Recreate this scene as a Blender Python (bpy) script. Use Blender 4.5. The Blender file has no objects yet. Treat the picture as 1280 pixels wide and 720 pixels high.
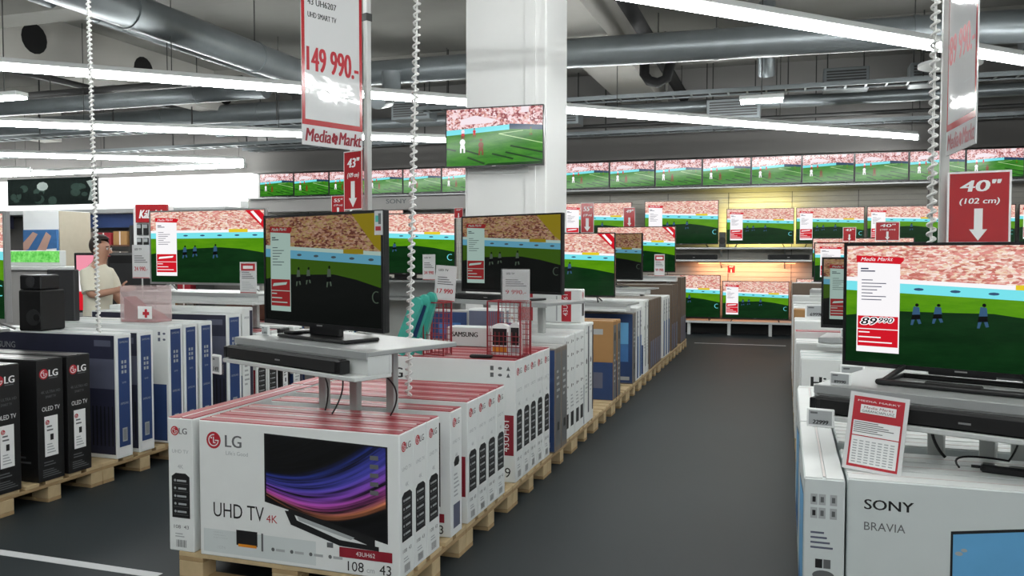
import bpy, bmesh, math, random
from mathutils import Vector, Matrix
random.seed(7)
R = math.radians
scene = bpy.context.scene
COL = scene.collection

# ------------------------------------------------------------------ camera, world, light, exposure
cam_d = bpy.data.cameras.new('camera'); cam_d.sensor_width = 36.0; cam_d.lens = 36.0 * 1040 / 1280
cam_d.clip_start = 0.05; cam_d.clip_end = 200
cam = bpy.data.objects.new('camera', cam_d); COL.objects.link(cam)
cam.location = (0, 0, 1.6); cam.rotation_euler = (R(90 - 2.3126), 0, R(18.203))
scene.camera = cam
scene.view_settings.view_transform = 'Standard'; scene.view_settings.look = 'None'
scene.view_settings.gamma = 1.0; scene.view_settings.use_curve_mapping = False
scene.view_settings.exposure = 0.0
world = bpy.data.worlds.new('world'); scene.world = world; world.use_nodes = True
world.node_tree.nodes['Background'].inputs[0].default_value = (0.8, 0.85, 0.9, 1)
world.node_tree.nodes['Background'].inputs[1].default_value = 0.05
TUBE_EMIT = 52.0          # radiance of the bare fluorescent tubes: they are what lights the hall

# ------------------------------------------------------------------ materials
def lin(c):
    c /= 255.0
    return c / 12.92 if c <= 0.04045 else ((c + 0.055) / 1.055) ** 2.4
def rgb(r, g, b): return (lin(r), lin(g), lin(b), 1)
M = {}
def mat(name, col, rough=0.6, metal=0.0, var=0.06, scale=9.0, spec=0.5, bump=0.0, alpha=1.0, trans=0.0):
    m = bpy.data.materials.new(name); m.use_nodes = True
    nt = m.node_tree; b = nt.nodes['Principled BSDF']
    b.inputs['Roughness'].default_value = rough; b.inputs['Metallic'].default_value = metal
    b.inputs['Specular IOR Level'].default_value = spec
    b.inputs['Alpha'].default_value = alpha; b.inputs['Transmission Weight'].default_value = trans
    tc = nt.nodes.new('ShaderNodeTexCoord'); n = nt.nodes.new('ShaderNodeTexNoise')
    n.inputs['Scale'].default_value = scale; n.inputs['Detail'].default_value = 4
    nt.links.new(tc.outputs['Object'], n.inputs['Vector'])
    mx = nt.nodes.new('ShaderNodeMix'); mx.data_type = 'RGBA'
    mx.inputs['A'].default_value = tuple(c * (1 - var) for c in col[:3]) + (1,)
    mx.inputs['B'].default_value = tuple(min(1, c * (1 + var)) for c in col[:3]) + (1,)
    nt.links.new(n.outputs['Fac'], mx.inputs['Factor']); nt.links.new(mx.outputs['Result'], b.inputs['Base Color'])
    if bump:
        bp = nt.nodes.new('ShaderNodeBump'); bp.inputs['Strength'].default_value = bump; bp.inputs['Distance'].default_value = 0.01
        nt.links.new(n.outputs['Fac'], bp.inputs['Height']); nt.links.new(bp.outputs['Normal'], b.inputs['Normal'])
    M[name] = m; return m
def emi(name, col, strength=1.0, noise=None, vscale=(1, 1, 1), cells=None):
    """emissive display colour; noise = (col2, scale) mottles it"""
    m = bpy.data.materials.new(name); m.use_nodes = True; nt = m.node_tree
    nt.nodes.remove(nt.nodes['Principled BSDF'])
    e = nt.nodes.new('ShaderNodeEmission'); g = nt.nodes.new('ShaderNodeBsdfGlossy')
    g.inputs['Color'].default_value = (0.018, 0.018, 0.018, 1); g.inputs['Roughness'].default_value = 0.12
    ad = nt.nodes.new('ShaderNodeAddShader')
    e.inputs['Strength'].default_value = strength; e.inputs['Color'].default_value = col
    nt.links.new(e.outputs[0], ad.inputs[0]); nt.links.new(g.outputs[0], ad.inputs[1])
    nt.links.new(ad.outputs[0], nt.nodes['Material Output'].inputs['Surface'])
    if noise:
        cols, sc = noise
        tc = nt.nodes.new('ShaderNodeTexCoord'); mp = nt.nodes.new('ShaderNodeMapping'); mp.inputs['Scale'].default_value = vscale
        nt.links.new(tc.outputs['Object'], mp.inputs['Vector'])
        n = nt.nodes.new('ShaderNodeTexNoise'); n.inputs['Scale'].default_value = sc; n.inputs['Detail'].default_value = 5; n.inputs['Roughness'].default_value = 0.75
        nt.links.new(mp.outputs[0], n.inputs['Vector']); fac = n.outputs['Fac']
        if cells:
            vo = nt.nodes.new('ShaderNodeTexVoronoi'); vo.inputs['Scale'].default_value = cells
            nt.links.new(mp.outputs[0], vo.inputs['Vector']); sp = nt.nodes.new('ShaderNodeSeparateColor'); nt.links.new(vo.outputs['Color'], sp.inputs[0])
            ma = nt.nodes.new('ShaderNodeMath'); ma.operation = 'MULTIPLY_ADD'; ma.inputs[1].default_value = 0.42; nt.links.new(sp.outputs[0], ma.inputs[0])
            mb_ = nt.nodes.new('ShaderNodeMath'); mb_.operation = 'MULTIPLY'; mb_.inputs[1].default_value = 0.6; nt.links.new(n.outputs['Fac'], mb_.inputs[0]); nt.links.new(mb_.outputs[0], ma.inputs[2]); fac = ma.outputs[0]
        r = nt.nodes.new('ShaderNodeValToRGB'); r.color_ramp.interpolation = 'LINEAR'
        k = len(cols)
        while len(r.color_ramp.elements) < k: r.color_ramp.elements.new(0.5)
        for i, c in enumerate(cols):
            r.color_ramp.elements[i].position = 0.36 + 0.28 * i / (k - 1); r.color_ramp.elements[i].color = c
        nt.links.new(fac, r.inputs[0]); nt.links.new(r.outputs[0], e.inputs['Color'])
    m.cycles.emission_sampling = 'NONE'
    M[name] = m; return m

mat('white_card', rgb(226, 229, 228), 0.5, var=0.03)
mat('cool_card', rgb(205, 212, 212), 0.5, var=0.03)
mat('grey_card', rgb(160, 160, 158), 0.6, var=0.06)
mat('dull_card', rgb(120, 112, 104), 0.7, var=0.08)
mat('brown_card', rgb(166, 126, 80), 0.75, var=0.06)
mat('dark_brown_card', rgb(104, 90, 78), 0.75, var=0.06)
mat('black_card', rgb(24, 24, 25), 0.4, var=0.1)
mat('red_card', rgb(152, 34, 48), 0.42, var=0.12)
mat('tape', rgb(222, 214, 212), 0.3, var=0.05)
mat('ink_red', rgb(176, 30, 44), 0.5, var=0.05)
mat('ink_darkred', rgb(138, 26, 42), 0.5, var=0.05)
mat('ink_black', rgb(22, 22, 24), 0.5)
mat('ink_grey', rgb(96, 98, 100), 0.5)
mat('ink_light', rgb(168, 172, 174), 0.5)
mat('ink_white', rgb(235, 236, 236), 0.5, var=0.02)
mat('ink_blue', rgb(38, 62, 112), 0.5, var=0.08)
mat('ink_navy', rgb(44, 46, 66), 0.45, var=0.25, scale=5)
mat('ink_slate', rgb(92, 96, 116), 0.5, var=0.1)
mat('ink_sky', rgb(100, 168, 216), 0.5, var=0.15, scale=5)
mat('ink_sea', rgb(62, 112, 168), 0.5, var=0.3, scale=7)
mat('ink_seadark', rgb(36, 62, 108), 0.5, var=0.2)
mat('ink_orange', rgb(222, 140, 40), 0.5)
mat('ink_pink', rgb(212, 80, 150), 0.5)
mat('ink_purple', rgb(96, 60, 160), 0.5)
mat('ink_violet', rgb(52, 48, 130), 0.5)
mat('ink_skin', rgb(196, 158, 142), 0.6)
mat('ink_teal', rgb(70, 176, 160), 0.4)
mat('black_plastic', rgb(20, 20, 22), 0.28, var=0.1)
mat('matt_black', rgb(11, 11, 12), 0.6, var=0.15)
mat('dark_plastic', rgb(46, 46, 48), 0.45, var=0.1)
mat('silver_plastic', rgb(150, 150, 150), 0.35, 0.4)
mat('shelf_white', rgb(200, 203, 202), 0.35, var=0.03)
mat('shelf_grey', rgb(160, 163, 163), 0.35, 0.2, var=0.03)
mat('pole_grey', rgb(182, 184, 182), 0.35, 0.2)
mat('sign_white', rgb(212, 213, 214), 0.06, var=0.02, spec=0.9, scale=2.5, bump=0.5)
mat('sign_red', rgb(172, 40, 46), 0.12, var=0.06, spec=0.7)
mat('cord_white', rgb(228, 228, 226), 0.4)
mat('pine', rgb(190, 168, 130), 0.7, var=0.22, scale=14, bump=0.15)
mat('pine_dark', rgb(164, 138, 100), 0.75, var=0.2, scale=14, bump=0.15)
mat('wall_white', rgb(238, 240, 240), 0.7, var=0.02, scale=2)
mat('column_white', rgb(228, 229, 228), 0.6, var=0.02, scale=2)
mat('wall_grey', rgb(150, 148, 146), 0.75, var=0.04, scale=2)
mat('wall_dark', rgb(96, 94, 92), 0.8, var=0.06, scale=2)
mat('slat', rgb(176, 172, 164), 0.5, var=0.06)
mat('concrete', rgb(142, 141, 136), 0.85, var=0.14, scale=1.6, bump=0.1)
mat('concrete_light', rgb(178, 176, 170), 0.85, var=0.1, scale=1.6, bump=0.1)
mat('galvanised', rgb(122, 128, 131), 0.38, 0.55, var=0.16, scale=4)
mat('dark_metal', rgb(60, 60, 60), 0.5, 0.3)
mat('black_foam', rgb(17, 17, 18), 0.85, var=0.2, bump=0.2)
mat('beige', rgb(178, 170, 152), 0.7)
mat('brown_board', rgb(112, 74, 58), 0.6, var=0.1)
mat('skin', rgb(178, 134, 112), 0.55, var=0.04)
mat('hair', rgb(46, 34, 30), 0.7, var=0.2, scale=40, bump=0.3)
mat('cream_cotton', rgb(226, 222, 204), 0.85, var=0.04, bump=0.1)
mat('denim', rgb(52, 58, 76), 0.85, var=0.12)
mat('wire_red', rgb(140, 30, 40), 0.4)
mat('poster_dark', rgb(14, 18, 17), 0.9, var=0.3, spec=0.0)
mat('poster_green', rgb(30, 40, 36), 0.9, var=0.3, spec=0.0)
mat('poster_pale', rgb(90, 96, 94), 0.9, var=0.2, spec=0.0)
mat('line_paint', rgb(196, 198, 200), 0.6, var=0.08)
mat('acrylic', (0.75, 0.6, 0.6, 1), 0.06, alpha=0.28, var=0.02)
mat('clear_bag', (0.6, 0.63, 0.63, 1), 0.05, alpha=0.16, var=0.05, spec=1.0, bump=0.6)
# floor: dark vinyl with faint scuffs and a soft sheen
fm = mat('vinyl', rgb(40, 46, 49), 0.55, var=0.1, scale=1.2, spec=0.25, bump=0.02)
# slats lit by coloured light keep this one neutral colour

emi('tube_glow', (0.975, 1, 0.985, 1), TUBE_EMIT); M['tube_glow'].cycles.emission_sampling = 'AUTO'
WHT = (0.95, 0.93, 0.95, 1)
emi('s_crowd', (1, 1, 1, 1), 1.0, ([rgb(150, 80, 84), rgb(232, 170, 172), rgb(252, 232, 234), rgb(206, 130, 110), rgb(250, 226, 230)], 8), (1, 1, 0.7), 46)
emi('s_crowdB', (1, 1, 1, 1), 1.0, ([rgb(196, 116, 104), rgb(234, 194, 180), rgb(252, 240, 232), rgb(226, 172, 142), rgb(246, 228, 206), rgb(222, 146, 138)], 9), (0.6, 1, 1.0), 78)
emi('s_haze', rgb(246, 232, 238), 1.0)
emi('s_cyan', rgb(120, 226, 236), 1.0)
emi('s_navy', rgb(36, 66, 96), 1.0)
emi('s_grass', (1, 1, 1, 1), 1.0, ([rgb(36, 104, 22), rgb(54, 126, 30), rgb(74, 142, 40)], 3.2), (0.8, 1, 3))
emi('s_grassdark', rgb(18, 56, 18), 1.0)
emi('s_lime', (1, 1, 1, 1), 1.0, ([rgb(70, 132, 10), rgb(94, 152, 18)], 3), (0.6, 1, 2))
emi('s_shadow', (1, 1, 1, 1), 1.0, ([rgb(8, 36, 14), rgb(16, 52, 22)], 3), (0.6, 1, 2))
emi('s_white', WHT, 1.0)
emi('s_red', rgb(206, 24, 40), 1.0)
emi('s_brown', rgb(120, 60, 24), 1.0)
emi('s_blue', rgb(52, 84, 116), 1.0)
emi('s_yellow', rgb(226, 200, 40), 1.0)
emi('s_text', rgb(60, 62, 90), 1.0)
emi('s_line', rgb(190, 226, 160), 1.0)
emi('s_black', rgb(8, 8, 10), 1.0)
# dim set: dimming from the oblique viewing angle is mixed into the picture colours
emi('d_crowd', (1, 1, 1, 1), 1.0, ([rgb(84, 48, 40), rgb(132, 96, 78), rgb(156, 128, 108), rgb(120, 74, 52), rgb(140, 120, 80)], 9), (0.6, 1, 1.0), 78)
emi('d_cyan', rgb(84, 140, 162), 1.0)
emi('d_lime', rgb(48, 76, 16), 1.0)
emi('d_shadow', rgb(14, 16, 15), 1.0)
emi('d_white', rgb(146, 168, 160), 1.0)
emi('d_red', rgb(122, 34, 36), 1.0)
emi('d_yellow', rgb(122, 108, 24), 1.0)
emi('d_text', rgb(60, 70, 74), 1.0)
emi('d_grey', rgb(64, 76, 64), 1.0)
emi('lit_green', rgb(110, 224, 90), 1.0, ([rgb(70, 180, 60), rgb(150, 240, 130)], 9))
emi('lit_pink', rgb(240, 150, 170), 1.0)
emi('lcd_grey', rgb(150, 158, 160), 0.5)
emi('led_yellow', (1.0, 0.86, 0.25, 1), 4.0)
emi('led_orange', (1.0, 0.42, 0.16, 1), 4.0)

def wave_material():
    m = bpy.data.materials.new('ink_waves'); m.use_nodes = True; nt = m.node_tree; N = nt.nodes; b = N['Principled BSDF']
    b.inputs['Roughness'].default_value = 0.4
    tc = N.new('ShaderNodeTexCoord'); sx = N.new('ShaderNodeSeparateXYZ'); nt.links.new(tc.outputs['Object'], sx.inputs[0])
    def op(o, a, c=None, d=None):
        n = N.new('ShaderNodeMath'); n.operation = o
        for i, v in enumerate((a, c, d)):
            if v is None: continue
            if isinstance(v, (int, float)): n.inputs[i].default_value = v
            else: nt.links.new(v, n.inputs[i])
        return n.outputs[0]
    s = op('DIVIDE', op('SUBTRACT', sx.outputs[0], -0.166), 0.642); s = op('MAXIMUM', s, 0.0)
    bb = op('DIVIDE', op('SUBTRACT', 0.617, sx.outputs[2]), 0.396)
    s16 = op('POWER', s, 1.7); sn = op('SINE', op('MULTIPLY', s, 3.0))
    c0 = op('ADD', op('SUBTRACT', 0.44, op('MULTIPLY', s16, 0.62)), op('MULTIPLY', sn, 0.08))
    c1 = op('ADD', op('ADD', 0.30, op('MULTIPLY', s16, 0.62)), op('MULTIPLY', sn, 0.16))
    a = op('DIVIDE', op('SUBTRACT', bb, c0), c1)
    cv = N.new('ShaderNodeCombineXYZ'); nt.links.new(op('MULTIPLY', a, 9.0), cv.inputs[0]); nt.links.new(op('MULTIPLY', s, 0.7), cv.inputs[1])
    no = N.new('ShaderNodeTexNoise'); no.inputs['Scale'].default_value = 1.3; no.inputs['Detail'].default_value = 4; nt.links.new(cv.outputs[0], no.inputs['Vector'])
    st = N.new('ShaderNodeMapRange'); st.inputs['From Min'].default_value = 0.38; st.inputs['From Max'].default_value = 0.62; nt.links.new(no.outputs['Fac'], st.inputs['Value'])
    r = N.new('ShaderNodeValToRGB'); el = r.color_ramp.elements
    cs = [(0.0, (0,0,0,1)), (0.12, rgb(40, 56, 140)), (0.4, rgb(84, 84, 200)), (0.62, rgb(150, 80, 200)), (0.8, rgb(216, 90, 180)), (0.9, rgb(246, 150, 100)), (0.98, (0,0,0,1))]
    while len(el) < len(cs): el.new(0.5)
    for e, (p, c) in zip(el, cs): e.position = p; e.color = c
    nt.links.new(a, r.inputs[0])
    mx = N.new('ShaderNodeMix'); mx.data_type = 'RGBA'; mx.inputs['A'].default_value = rgb(12, 12, 16); nt.links.new(st.outputs[0], mx.inputs['Factor']); nt.links.new(r.outputs[0], mx.inputs['B']); nt.links.new(mx.outputs['Result'], b.inputs['Base Color'])
    M['ink_waves'] = m
wave_material()
# ------------------------------------------------------------------ mesh helpers
class MB:
    """collects solids into one mesh, with material slots"""
    def __init__(s): s.v = []; s.f = []; s.mi = []; s.mats = []; s.sm = []
    def slot(s, m):
        if m not in s.mats: s.mats.append(m)
        return s.mats.index(m)
    def add(s, vs, fs, m, smooth=False):
        o = len(s.v); s.v += [tuple(v) for v in vs]; k = s.slot(m)
        for f in fs: s.f.append(tuple(i + o for i in f)); s.mi.append(k); s.sm.append(smooth)
    def box(s, m, x0, y0, z0, x1, y1, z1, b=0.0):
        if b <= 0:
            vs = [(x0,y0,z0),(x1,y0,z0),(x1,y1,z0),(x0,y1,z0),(x0,y0,z1),(x1,y0,z1),(x1,y1,z1),(x0,y1,z1)]
            s.add(vs, [(0,3,2,1),(4,5,6,7),(0,1,5,4),(1,2,6,5),(2,3,7,6),(3,0,4,7)], m)
        else:
            bm = bmesh.new(); bmesh.ops.create_cube(bm, size=1)
            for v in bm.verts:
                v.co = Vector(((x0+x1)/2 + v.co.x*(x1-x0), (y0+y1)/2 + v.co.y*(y1-y0), (z0+z1)/2 + v.co.z*(z1-z0)))
            bmesh.ops.bevel(bm, geom=bm.edges[:], offset=b, segments=1, affect='EDGES')
            bm.verts.index_update()
            s.add([v.co[:] for v in bm.verts], [[v.index for v in f.verts] for f in bm.faces], m); bm.free()
        return s
    def tube(s, m, pts, r, n=8, close=True, smooth=True):
        """sweep a circle along pts; r number or list"""
        P = [Vector(p) for p in pts]; rings = []; o = []
        up = None
        for i, p in enumerate(P):
            t = (P[min(i+1, len(P)-1)] - P[max(i-1, 0)]).normalized()
            if up is None: up = Vector((0,0,1)) if abs(t.z) < 0.9 else Vector((1,0,0))
            a = t.cross(up).normalized(); b = a.cross(t).normalized(); up = b
            rr = r[i] if isinstance(r, (list, tuple)) else r
            for k in range(n):
                q = 2*math.pi*k/n; o.append(p + a*(rr*math.cos(q)) + b*(rr*math.sin(q)))
        fs = []
        for i in range(len(P)-1):
            for k in range(n):
                fs.append((i*n+k, i*n+(k+1)%n, (i+1)*n+(k+1)%n, (i+1)*n+k))
        s.add(o, fs, m, smooth)
        if close:
            s.add([o[k] for k in range(n)], [tuple(range(n))], m)
            s.add([o[(len(P)-1)*n+k] for k in range(n)], [tuple(reversed(range(n)))], m)
        return s
    def prism(s, m, pts, h0, h1, axis='z'):
        """extrude polygon; axis z: pts (x,y); axis y: pts (x,z); axis x: pts (y,z)"""
        def P(a, b, h): return {'z': (a, b, h), 'y': (a, h, b), 'x': (h, a, b)}[axis]
        n = len(pts); vs = [P(a, b, h0) for a, b in pts] + [P(a, b, h1) for a, b in pts]
        fs = [tuple(reversed(range(n))), tuple(range(n, 2*n))] + [(i, (i+1)%n, n+(i+1)%n, n+i) for i in range(n)]
        s.add(vs, fs, m); return s
    def mesh(s, name):
        me = bpy.data.meshes.new(name); me.from_pydata(s.v, [], s.f)
        for m in s.mats: me.materials.append(M[m])
        me.polygons.foreach_set('material_index', s.mi); me.polygons.foreach_set('use_smooth', s.sm)
        me.validate(); me.update()
        bm = bmesh.new(); bm.from_mesh(me); bmesh.ops.recalc_face_normals(bm, faces=bm.faces[:]); bm.to_mesh(me); bm.free()
        return me

_txt = {}
def text_geo(s):
    if s not in _txt:
        cu = bpy.data.curves.new('t', 'FONT'); cu.body = s; cu.resolution_u = 3
        o = bpy.data.objects.new('t', cu); me = o.to_mesh()
        vs = [(v.co.x, v.co.y) for v in me.vertices]; fs = [tuple(p.vertices) for p in me.polygons]
        o.to_mesh_clear(); bpy.data.objects.remove(o); bpy.data.curves.remove(cu)
        x0 = min(v[0] for v in vs); x1 = max(v[0] for v in vs); y0 = min(v[1] for v in vs); y1 = max(v[1] for v in vs)
        _txt[s] = ([((x-x0)/(y1-y0), (y-y0)/(y1-y0)) for x, y in vs], fs, (x1-x0)/(y1-y0))
    return _txt[s]
class Print:
    """flat print on a face: 2-D shapes (u right, v up) seen from -Y"""
    def __init__(s): s.v = []; s.f = []; s.mi = []; s.mats = []
    def poly(s, m, pts, layer=1):
        a = sum(pts[i][0]*pts[(i+1)%len(pts)][1]-pts[(i+1)%len(pts)][0]*pts[i][1] for i in range(len(pts)))
        if a < 0: pts = list(reversed(pts))
        return s.add(pts, [tuple(range(len(pts)))], m, layer)
    def add(s, pts, fs, m, layer):
        o = len(s.v); s.v += [(p[0], layer, p[1]) for p in pts]
        if m not in s.mats: s.mats.append(m)
        for f in fs: s.f.append(tuple(i+o for i in f)); s.mi.append(s.mats.index(m))
        return s
    def rect(s, m, x0, y0, x1, y1, layer=1): return s.poly(m, [(x0,y0),(x1,y0),(x1,y1),(x0,y1)], layer)
    def disc(s, m, cx, cy, r, layer=1, n=20, ry=None):
        ry = ry or r
        return s.poly(m, [(cx+r*math.cos(2*math.pi*k/n), cy+ry*math.sin(2*math.pi*k/n)) for k in range(n)], layer)
    def line(s, m, a, b, t, layer=1):
        d = Vector((b[0]-a[0], b[1]-a[1])); n = Vector((-d.y, d.x)).normalized()*t/2
        return s.poly(m, [(a[0]-n.x,a[1]-n.y),(b[0]-n.x,b[1]-n.y),(b[0]+n.x,b[1]+n.y),(a[0]+n.x,a[1]+n.y)], layer)
    def curve(s, m, pts, ts, layer=1):
        up = []; lo = []
        for (x, y), t in zip(pts, ts): up.append((x, y+t/2)); lo.append((x, y-t/2))
        for i in range(len(pts)-1): s.poly(m, [lo[i], lo[i+1], up[i+1], up[i]], layer)
        return s
    def text(s, m, st, x, y, h, layer=1, w=None, shear=0.0, align='l', bold=0.0, rot=0):
        vs, fs, asp = text_geo(st); ww = w if w else asp*h; sx = ww/asp
        ox = 0 if align == 'l' else (-ww/2 if align == 'c' else -ww)
        for k, dx in enumerate(([0.0] if not bold else [-bold*h, 0.0, bold*h])):
            p = [(ox + a*sx + b*h*shear + dx, b*h) for a, b in vs]
            if rot: p = [(-b, a) for a, b in p]
            s.add([(x+a, y+b) for a, b in p], fs, m, layer + 0.12*k)
        return s
    def mesh(s, name, eps=0.0006):
        me = bpy.data.meshes.new(name); me.from_pydata([(a, -l*eps, b) for a, l, b in s.v], [], s.f)
        for m in s.mats: me.materials.append(M[m])
        me.polygons.foreach_set('material_index', s.mi); me.update(); return me

def obj(name, me, parent=None, loc=(0,0,0), rz=0.0, scale=None, rx=0.0):
    o = bpy.data.objects.new(name, me); COL.objects.link(o)
    o.location = loc; o.rotation_euler = (rx, 0, rz)
    if scale: o.scale = scale
    if parent: o.parent = parent
    return o
def tag(o, label, cat, group=None):
    o['label'] = label; o['category'] = cat
    if group: o['group'] = group
    return o
def thing(name, label, cat, loc=(0,0,0), rz=0.0, group=None):
    o = obj(name, None, None, loc, rz); o.empty_display_size = 0.1
    return tag(o, label, cat, group)
def struct(name, me, loc=(0,0,0)):
    o = obj(name, me, None, loc); o['kind'] = 'structure'; return o
ORD = ['first','second','third','fourth','fifth','sixth','seventh','eighth','ninth','tenth','eleventh','twelfth','thirteenth','fourteenth','fifteenth','sixteenth','seventeenth','eighteenth','nineteenth','twentieth']

# ------------------------------------------------------------------ the room
X0, X1, Y0, Y1, ZC = -24.0, 8.0, -9.0, 17.5, 5.4
struct('floor', MB().box('vinyl', X0, Y0, -0.1, X1, Y1, 0).mesh('floor'))
struct('ceiling', MB().box('concrete', X0, Y0, ZC, X1, Y1, ZC+0.2).mesh('ceiling'))
wb = struct('wall_back', MB().box('wall_grey', -12.3, Y1, 0, X1, Y1+0.2, ZC).mesh('wall_back'))
wbl = struct('wall_back_white', MB().box('wall_white', X0, Y1, 0, -12.3, Y1+0.2, 3.6).box('wall_dark', X0, Y1, 3.6, -12.3, Y1+0.2, ZC).mesh('wall_back_white'))
struct('wall_left', MB().box('wall_white', X0-0.2, Y0, 0, X0, Y1, ZC).mesh('wall_left'))
struct('wall_right', MB().box('wall_white', X1, Y0, 0, X1+0.2, Y1, ZC).mesh('wall_right'))
struct('wall_front', MB().box('wall_white', X0, Y0-0.2, 0, X1, Y0, ZC).mesh('wall_front'))
# slat panels on the back wall
sl = MB()
z = 0.35
while z < 2.86:
    sl.box('slat', -12.2, 17.47, z, X1-0.05, 17.495, z+0.092); z += 0.1
for k in range(17): sl.box('dark_metal', -12.1+k*1.22, 17.462, 0.35, -12.09+k*1.22, 17.471, 2.85)
obj('slat_panel', sl.mesh('slat_panel'), wb)['kind'] = 'stuff'
# painted lines on the floor
struct('trim_1', MB().box('line_paint', -9.0, 3.30, 0.0, -2.95, 3.36, 0.002).mesh('line_near'))
struct('trim_2', MB().box('line_paint', -1.55, 15.25, 0.0, 0.02, 15.30, 0.002).mesh('line_far'))
# ceiling beams
def beam(n, x0, x1, z0, m, holes=False):
    b = MB().box(m, x0, Y0+0.05, z0, x1, Y1-0.02, ZC-0.002)
    o = struct('trim_%d' % n, b.mesh('beam'))
    if holes:
        hm = MB().prism('matt_black', [(0.24*math.cos(a*math.pi/8), (z0+ZC)/2+0.24*math.sin(a*math.pi/8)) for a in range(16)], x1-0.02, x1+0.004, 'x').mesh('service_opening')
        for k in range(6): obj('service_opening', hm, o, (0, 3.2+2.35*k, 0))
    return o
beam(3, -11.75, -11.3, 4.6, 'concrete_light', True)
beam(4, -3.15, -2.35, 4.6, 'concrete_light')
beam(5, 5.2, 5.9, 4.6, 'concrete_light')
beam(6, -19.0, -18.4, 4.6, 'concrete_light')
for i, (ya, yb) in enumerate([(9.0, 9.5), (14.6, 15.1), (3.5, 4.0)]):
    struct('trim_%d' % (7+i), MB().box('concrete', X0+0.05, ya, 4.95, X1-0.05, yb, ZC-0.002).mesh('cross_beam'))
# bulkhead above the top row of wall TVs
struct('trim_10', MB().box('wall_dark', -12.3, 17.25, 3.56, X1-0.02, 17.49, 4.05).mesh('bulkhead'))

# the white column
col = struct('trim_11', MB().box('column_white', -3.44, 8.8, 0, -2.5, 9.7, ZC-0.003, 0.012).mesh('column'))
obj('corner_guard', MB().box('column_white', -2.74, 8.785, 0, -2.62, 8.80, ZC-0.01).box('column_white', -3.446, 8.795, 0, -3.438, 8.83, 3).mesh('corner_guard'), col)

# ------------------------------------------------------------------ fluorescent rows
def light_row(p, q, z, label, width=0.11):
    a, b = Vector((p[0], p[1], 0)), Vector((q[0], q[1], 0)); L = (b-a).length; mid = (a+b)/2
    ang = math.atan2(b.y-a.y, b.x-a.x)
    t = thing('fluorescent_light', label, 'ceiling light', (mid.x, mid.y, z), ang, 'rows of fluorescent ceiling lights')
    n = max(1, round(L/1.5)); s = L/n
    obj('housing', MB().box('shelf_white', -L/2, -0.045, 0.05, L/2, 0.045, 0.11, 0.006).mesh('housing'), t)
    seg = MB().tube('tube_glow', [(-s/2+0.004, 0, 0), (s/2-0.004, 0, 0)], 0.037, 10).mesh('tube')
    cap = MB().box('shelf_white', -0.02, -0.05, -0.045, 0.02, 0.05, 0.06).mesh('end_cap')
    for k in range(n): obj('tube', seg, t, (-L/2+s*(k+0.5), 0, 0))
    for k in (0, n): obj('end_cap', cap, t, (-L/2+s*k + (0.022 if k == 0 else -0.022)*-1, 0, 0))
    wire = MB().tube('dark_metal', [(0,0,0.1), (0,0,ZC-z-0.003)], 0.006, 5).mesh('suspension_wire')
    for k in range(0, n+1, 2): obj('suspension_wire', wire, t, (min(L/2-0.1, max(-L/2+0.1, -L/2+s*k)), 0, 0))
    return t
light_row((-2.6, 5.5), (4.4, 12.4), 3.7, 'nearest bright fluorescent light row crossing upper right corner')
light_row((-9.4, 6.3), (2.2, 16.6), 3.7, 'longest fluorescent light row running behind the white column')
light_row((-13.6, 9.2), (-5.9, 14.4), 3.7, 'fluorescent light row ending left of the column television')
light_row((-16.9, 12.7), (-11.7, 16.1), 3.7, 'far left fluorescent light row above the dark poster')
light_row((-22.0, 16.75), (-12.1, 16.68), 3.68, 'fluorescent light row along the top of the white wall')
light_row((-20.5, 14.6), (-18.2, 16.3), 3.7, 'short stub of fluorescent light row at far left edge')
light_row((-5.5, -4.0), (5.5, 7.0), 3.7, 'fluorescent light row overhead near the camera')
light_row((-9.5, -2.0), (-3.2, 4.3), 3.7, 'fluorescent light row overhead to the left of camera')
light_row((-16, 2.5), (-10.5, 7.0), 3.7, 'fluorescent light row outside the left edge of picture')
light_row((0.5, -5.0), (7.0, 1.5), 3.7, 'fluorescent light row behind the camera on the right')

# ------------------------------------------------------------------ ducts, pipes and trays
def duct(name, label, cat, pts, r, m, n=18, rings=2.4, hang=True):
    t = thing(name, label, cat, pts[0])
    o = Vector(pts[0]); P = [Vector(p)-o for p in pts]
    obj('pipe_run', MB().tube(m, P, r, n).mesh('pipe_run'), t)
    for i in range(len(P)-1):
        d = P[i+1]-P[i]; L = d.length
        if L < 1.2: continue
        k = 1
        while k*rings < L:
            c = P[i]+d*(k*rings/L); u = d.normalized()
            obj('joint_collar', MB().tube(m, [c-u*0.03, c+u*0.03], r*1.06, n).mesh('joint_collar'), t)
            if hang: obj('hanger', MB().tube('dark_metal', [c+Vector((0,0,r*0.9)), Vector((c.x, c.y, ZC-o.z-0.004))], 0.008, 5).mesh('hanger'), t)
            k += 1
    return t
duct('air_duct', 'thick galvanised round duct crossing right of the white column', 'air duct', [(-3.3, 11.2, 4.36), (7.6, 11.9, 4.36)], 0.2, 'galvanised')
duct('air_duct', 'large round galvanised duct running back at upper left', 'air duct', [(-7.2, 3.0, 4.4), (-7.2, 12.2, 4.4)], 0.21, 'galvanised')
duct('air_duct', 'galvanised duct running sideways between price sign and column', 'air duct', [(-7.0, 12.6, 4.62), (-3.4, 12.6, 4.62)], 0.2, 'galvanised')
duct('air_duct', 'short galvanised duct drop with elbow beside tall price sign', 'air duct', [(-6.0, 12.1, 4.5), (-6.0, 12.1, 4.25), (-6.0, 11.9, 4.05), (-6.0, 11.6, 3.98)], 0.15, 'galvanised', hang=False)
duct('air_duct', 'smaller galvanised duct high on the left behind the light row', 'air duct', [(-17, 12.2, 4.4), (-8.4, 12.2, 4.4)], 0.16, 'galvanised')
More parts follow.
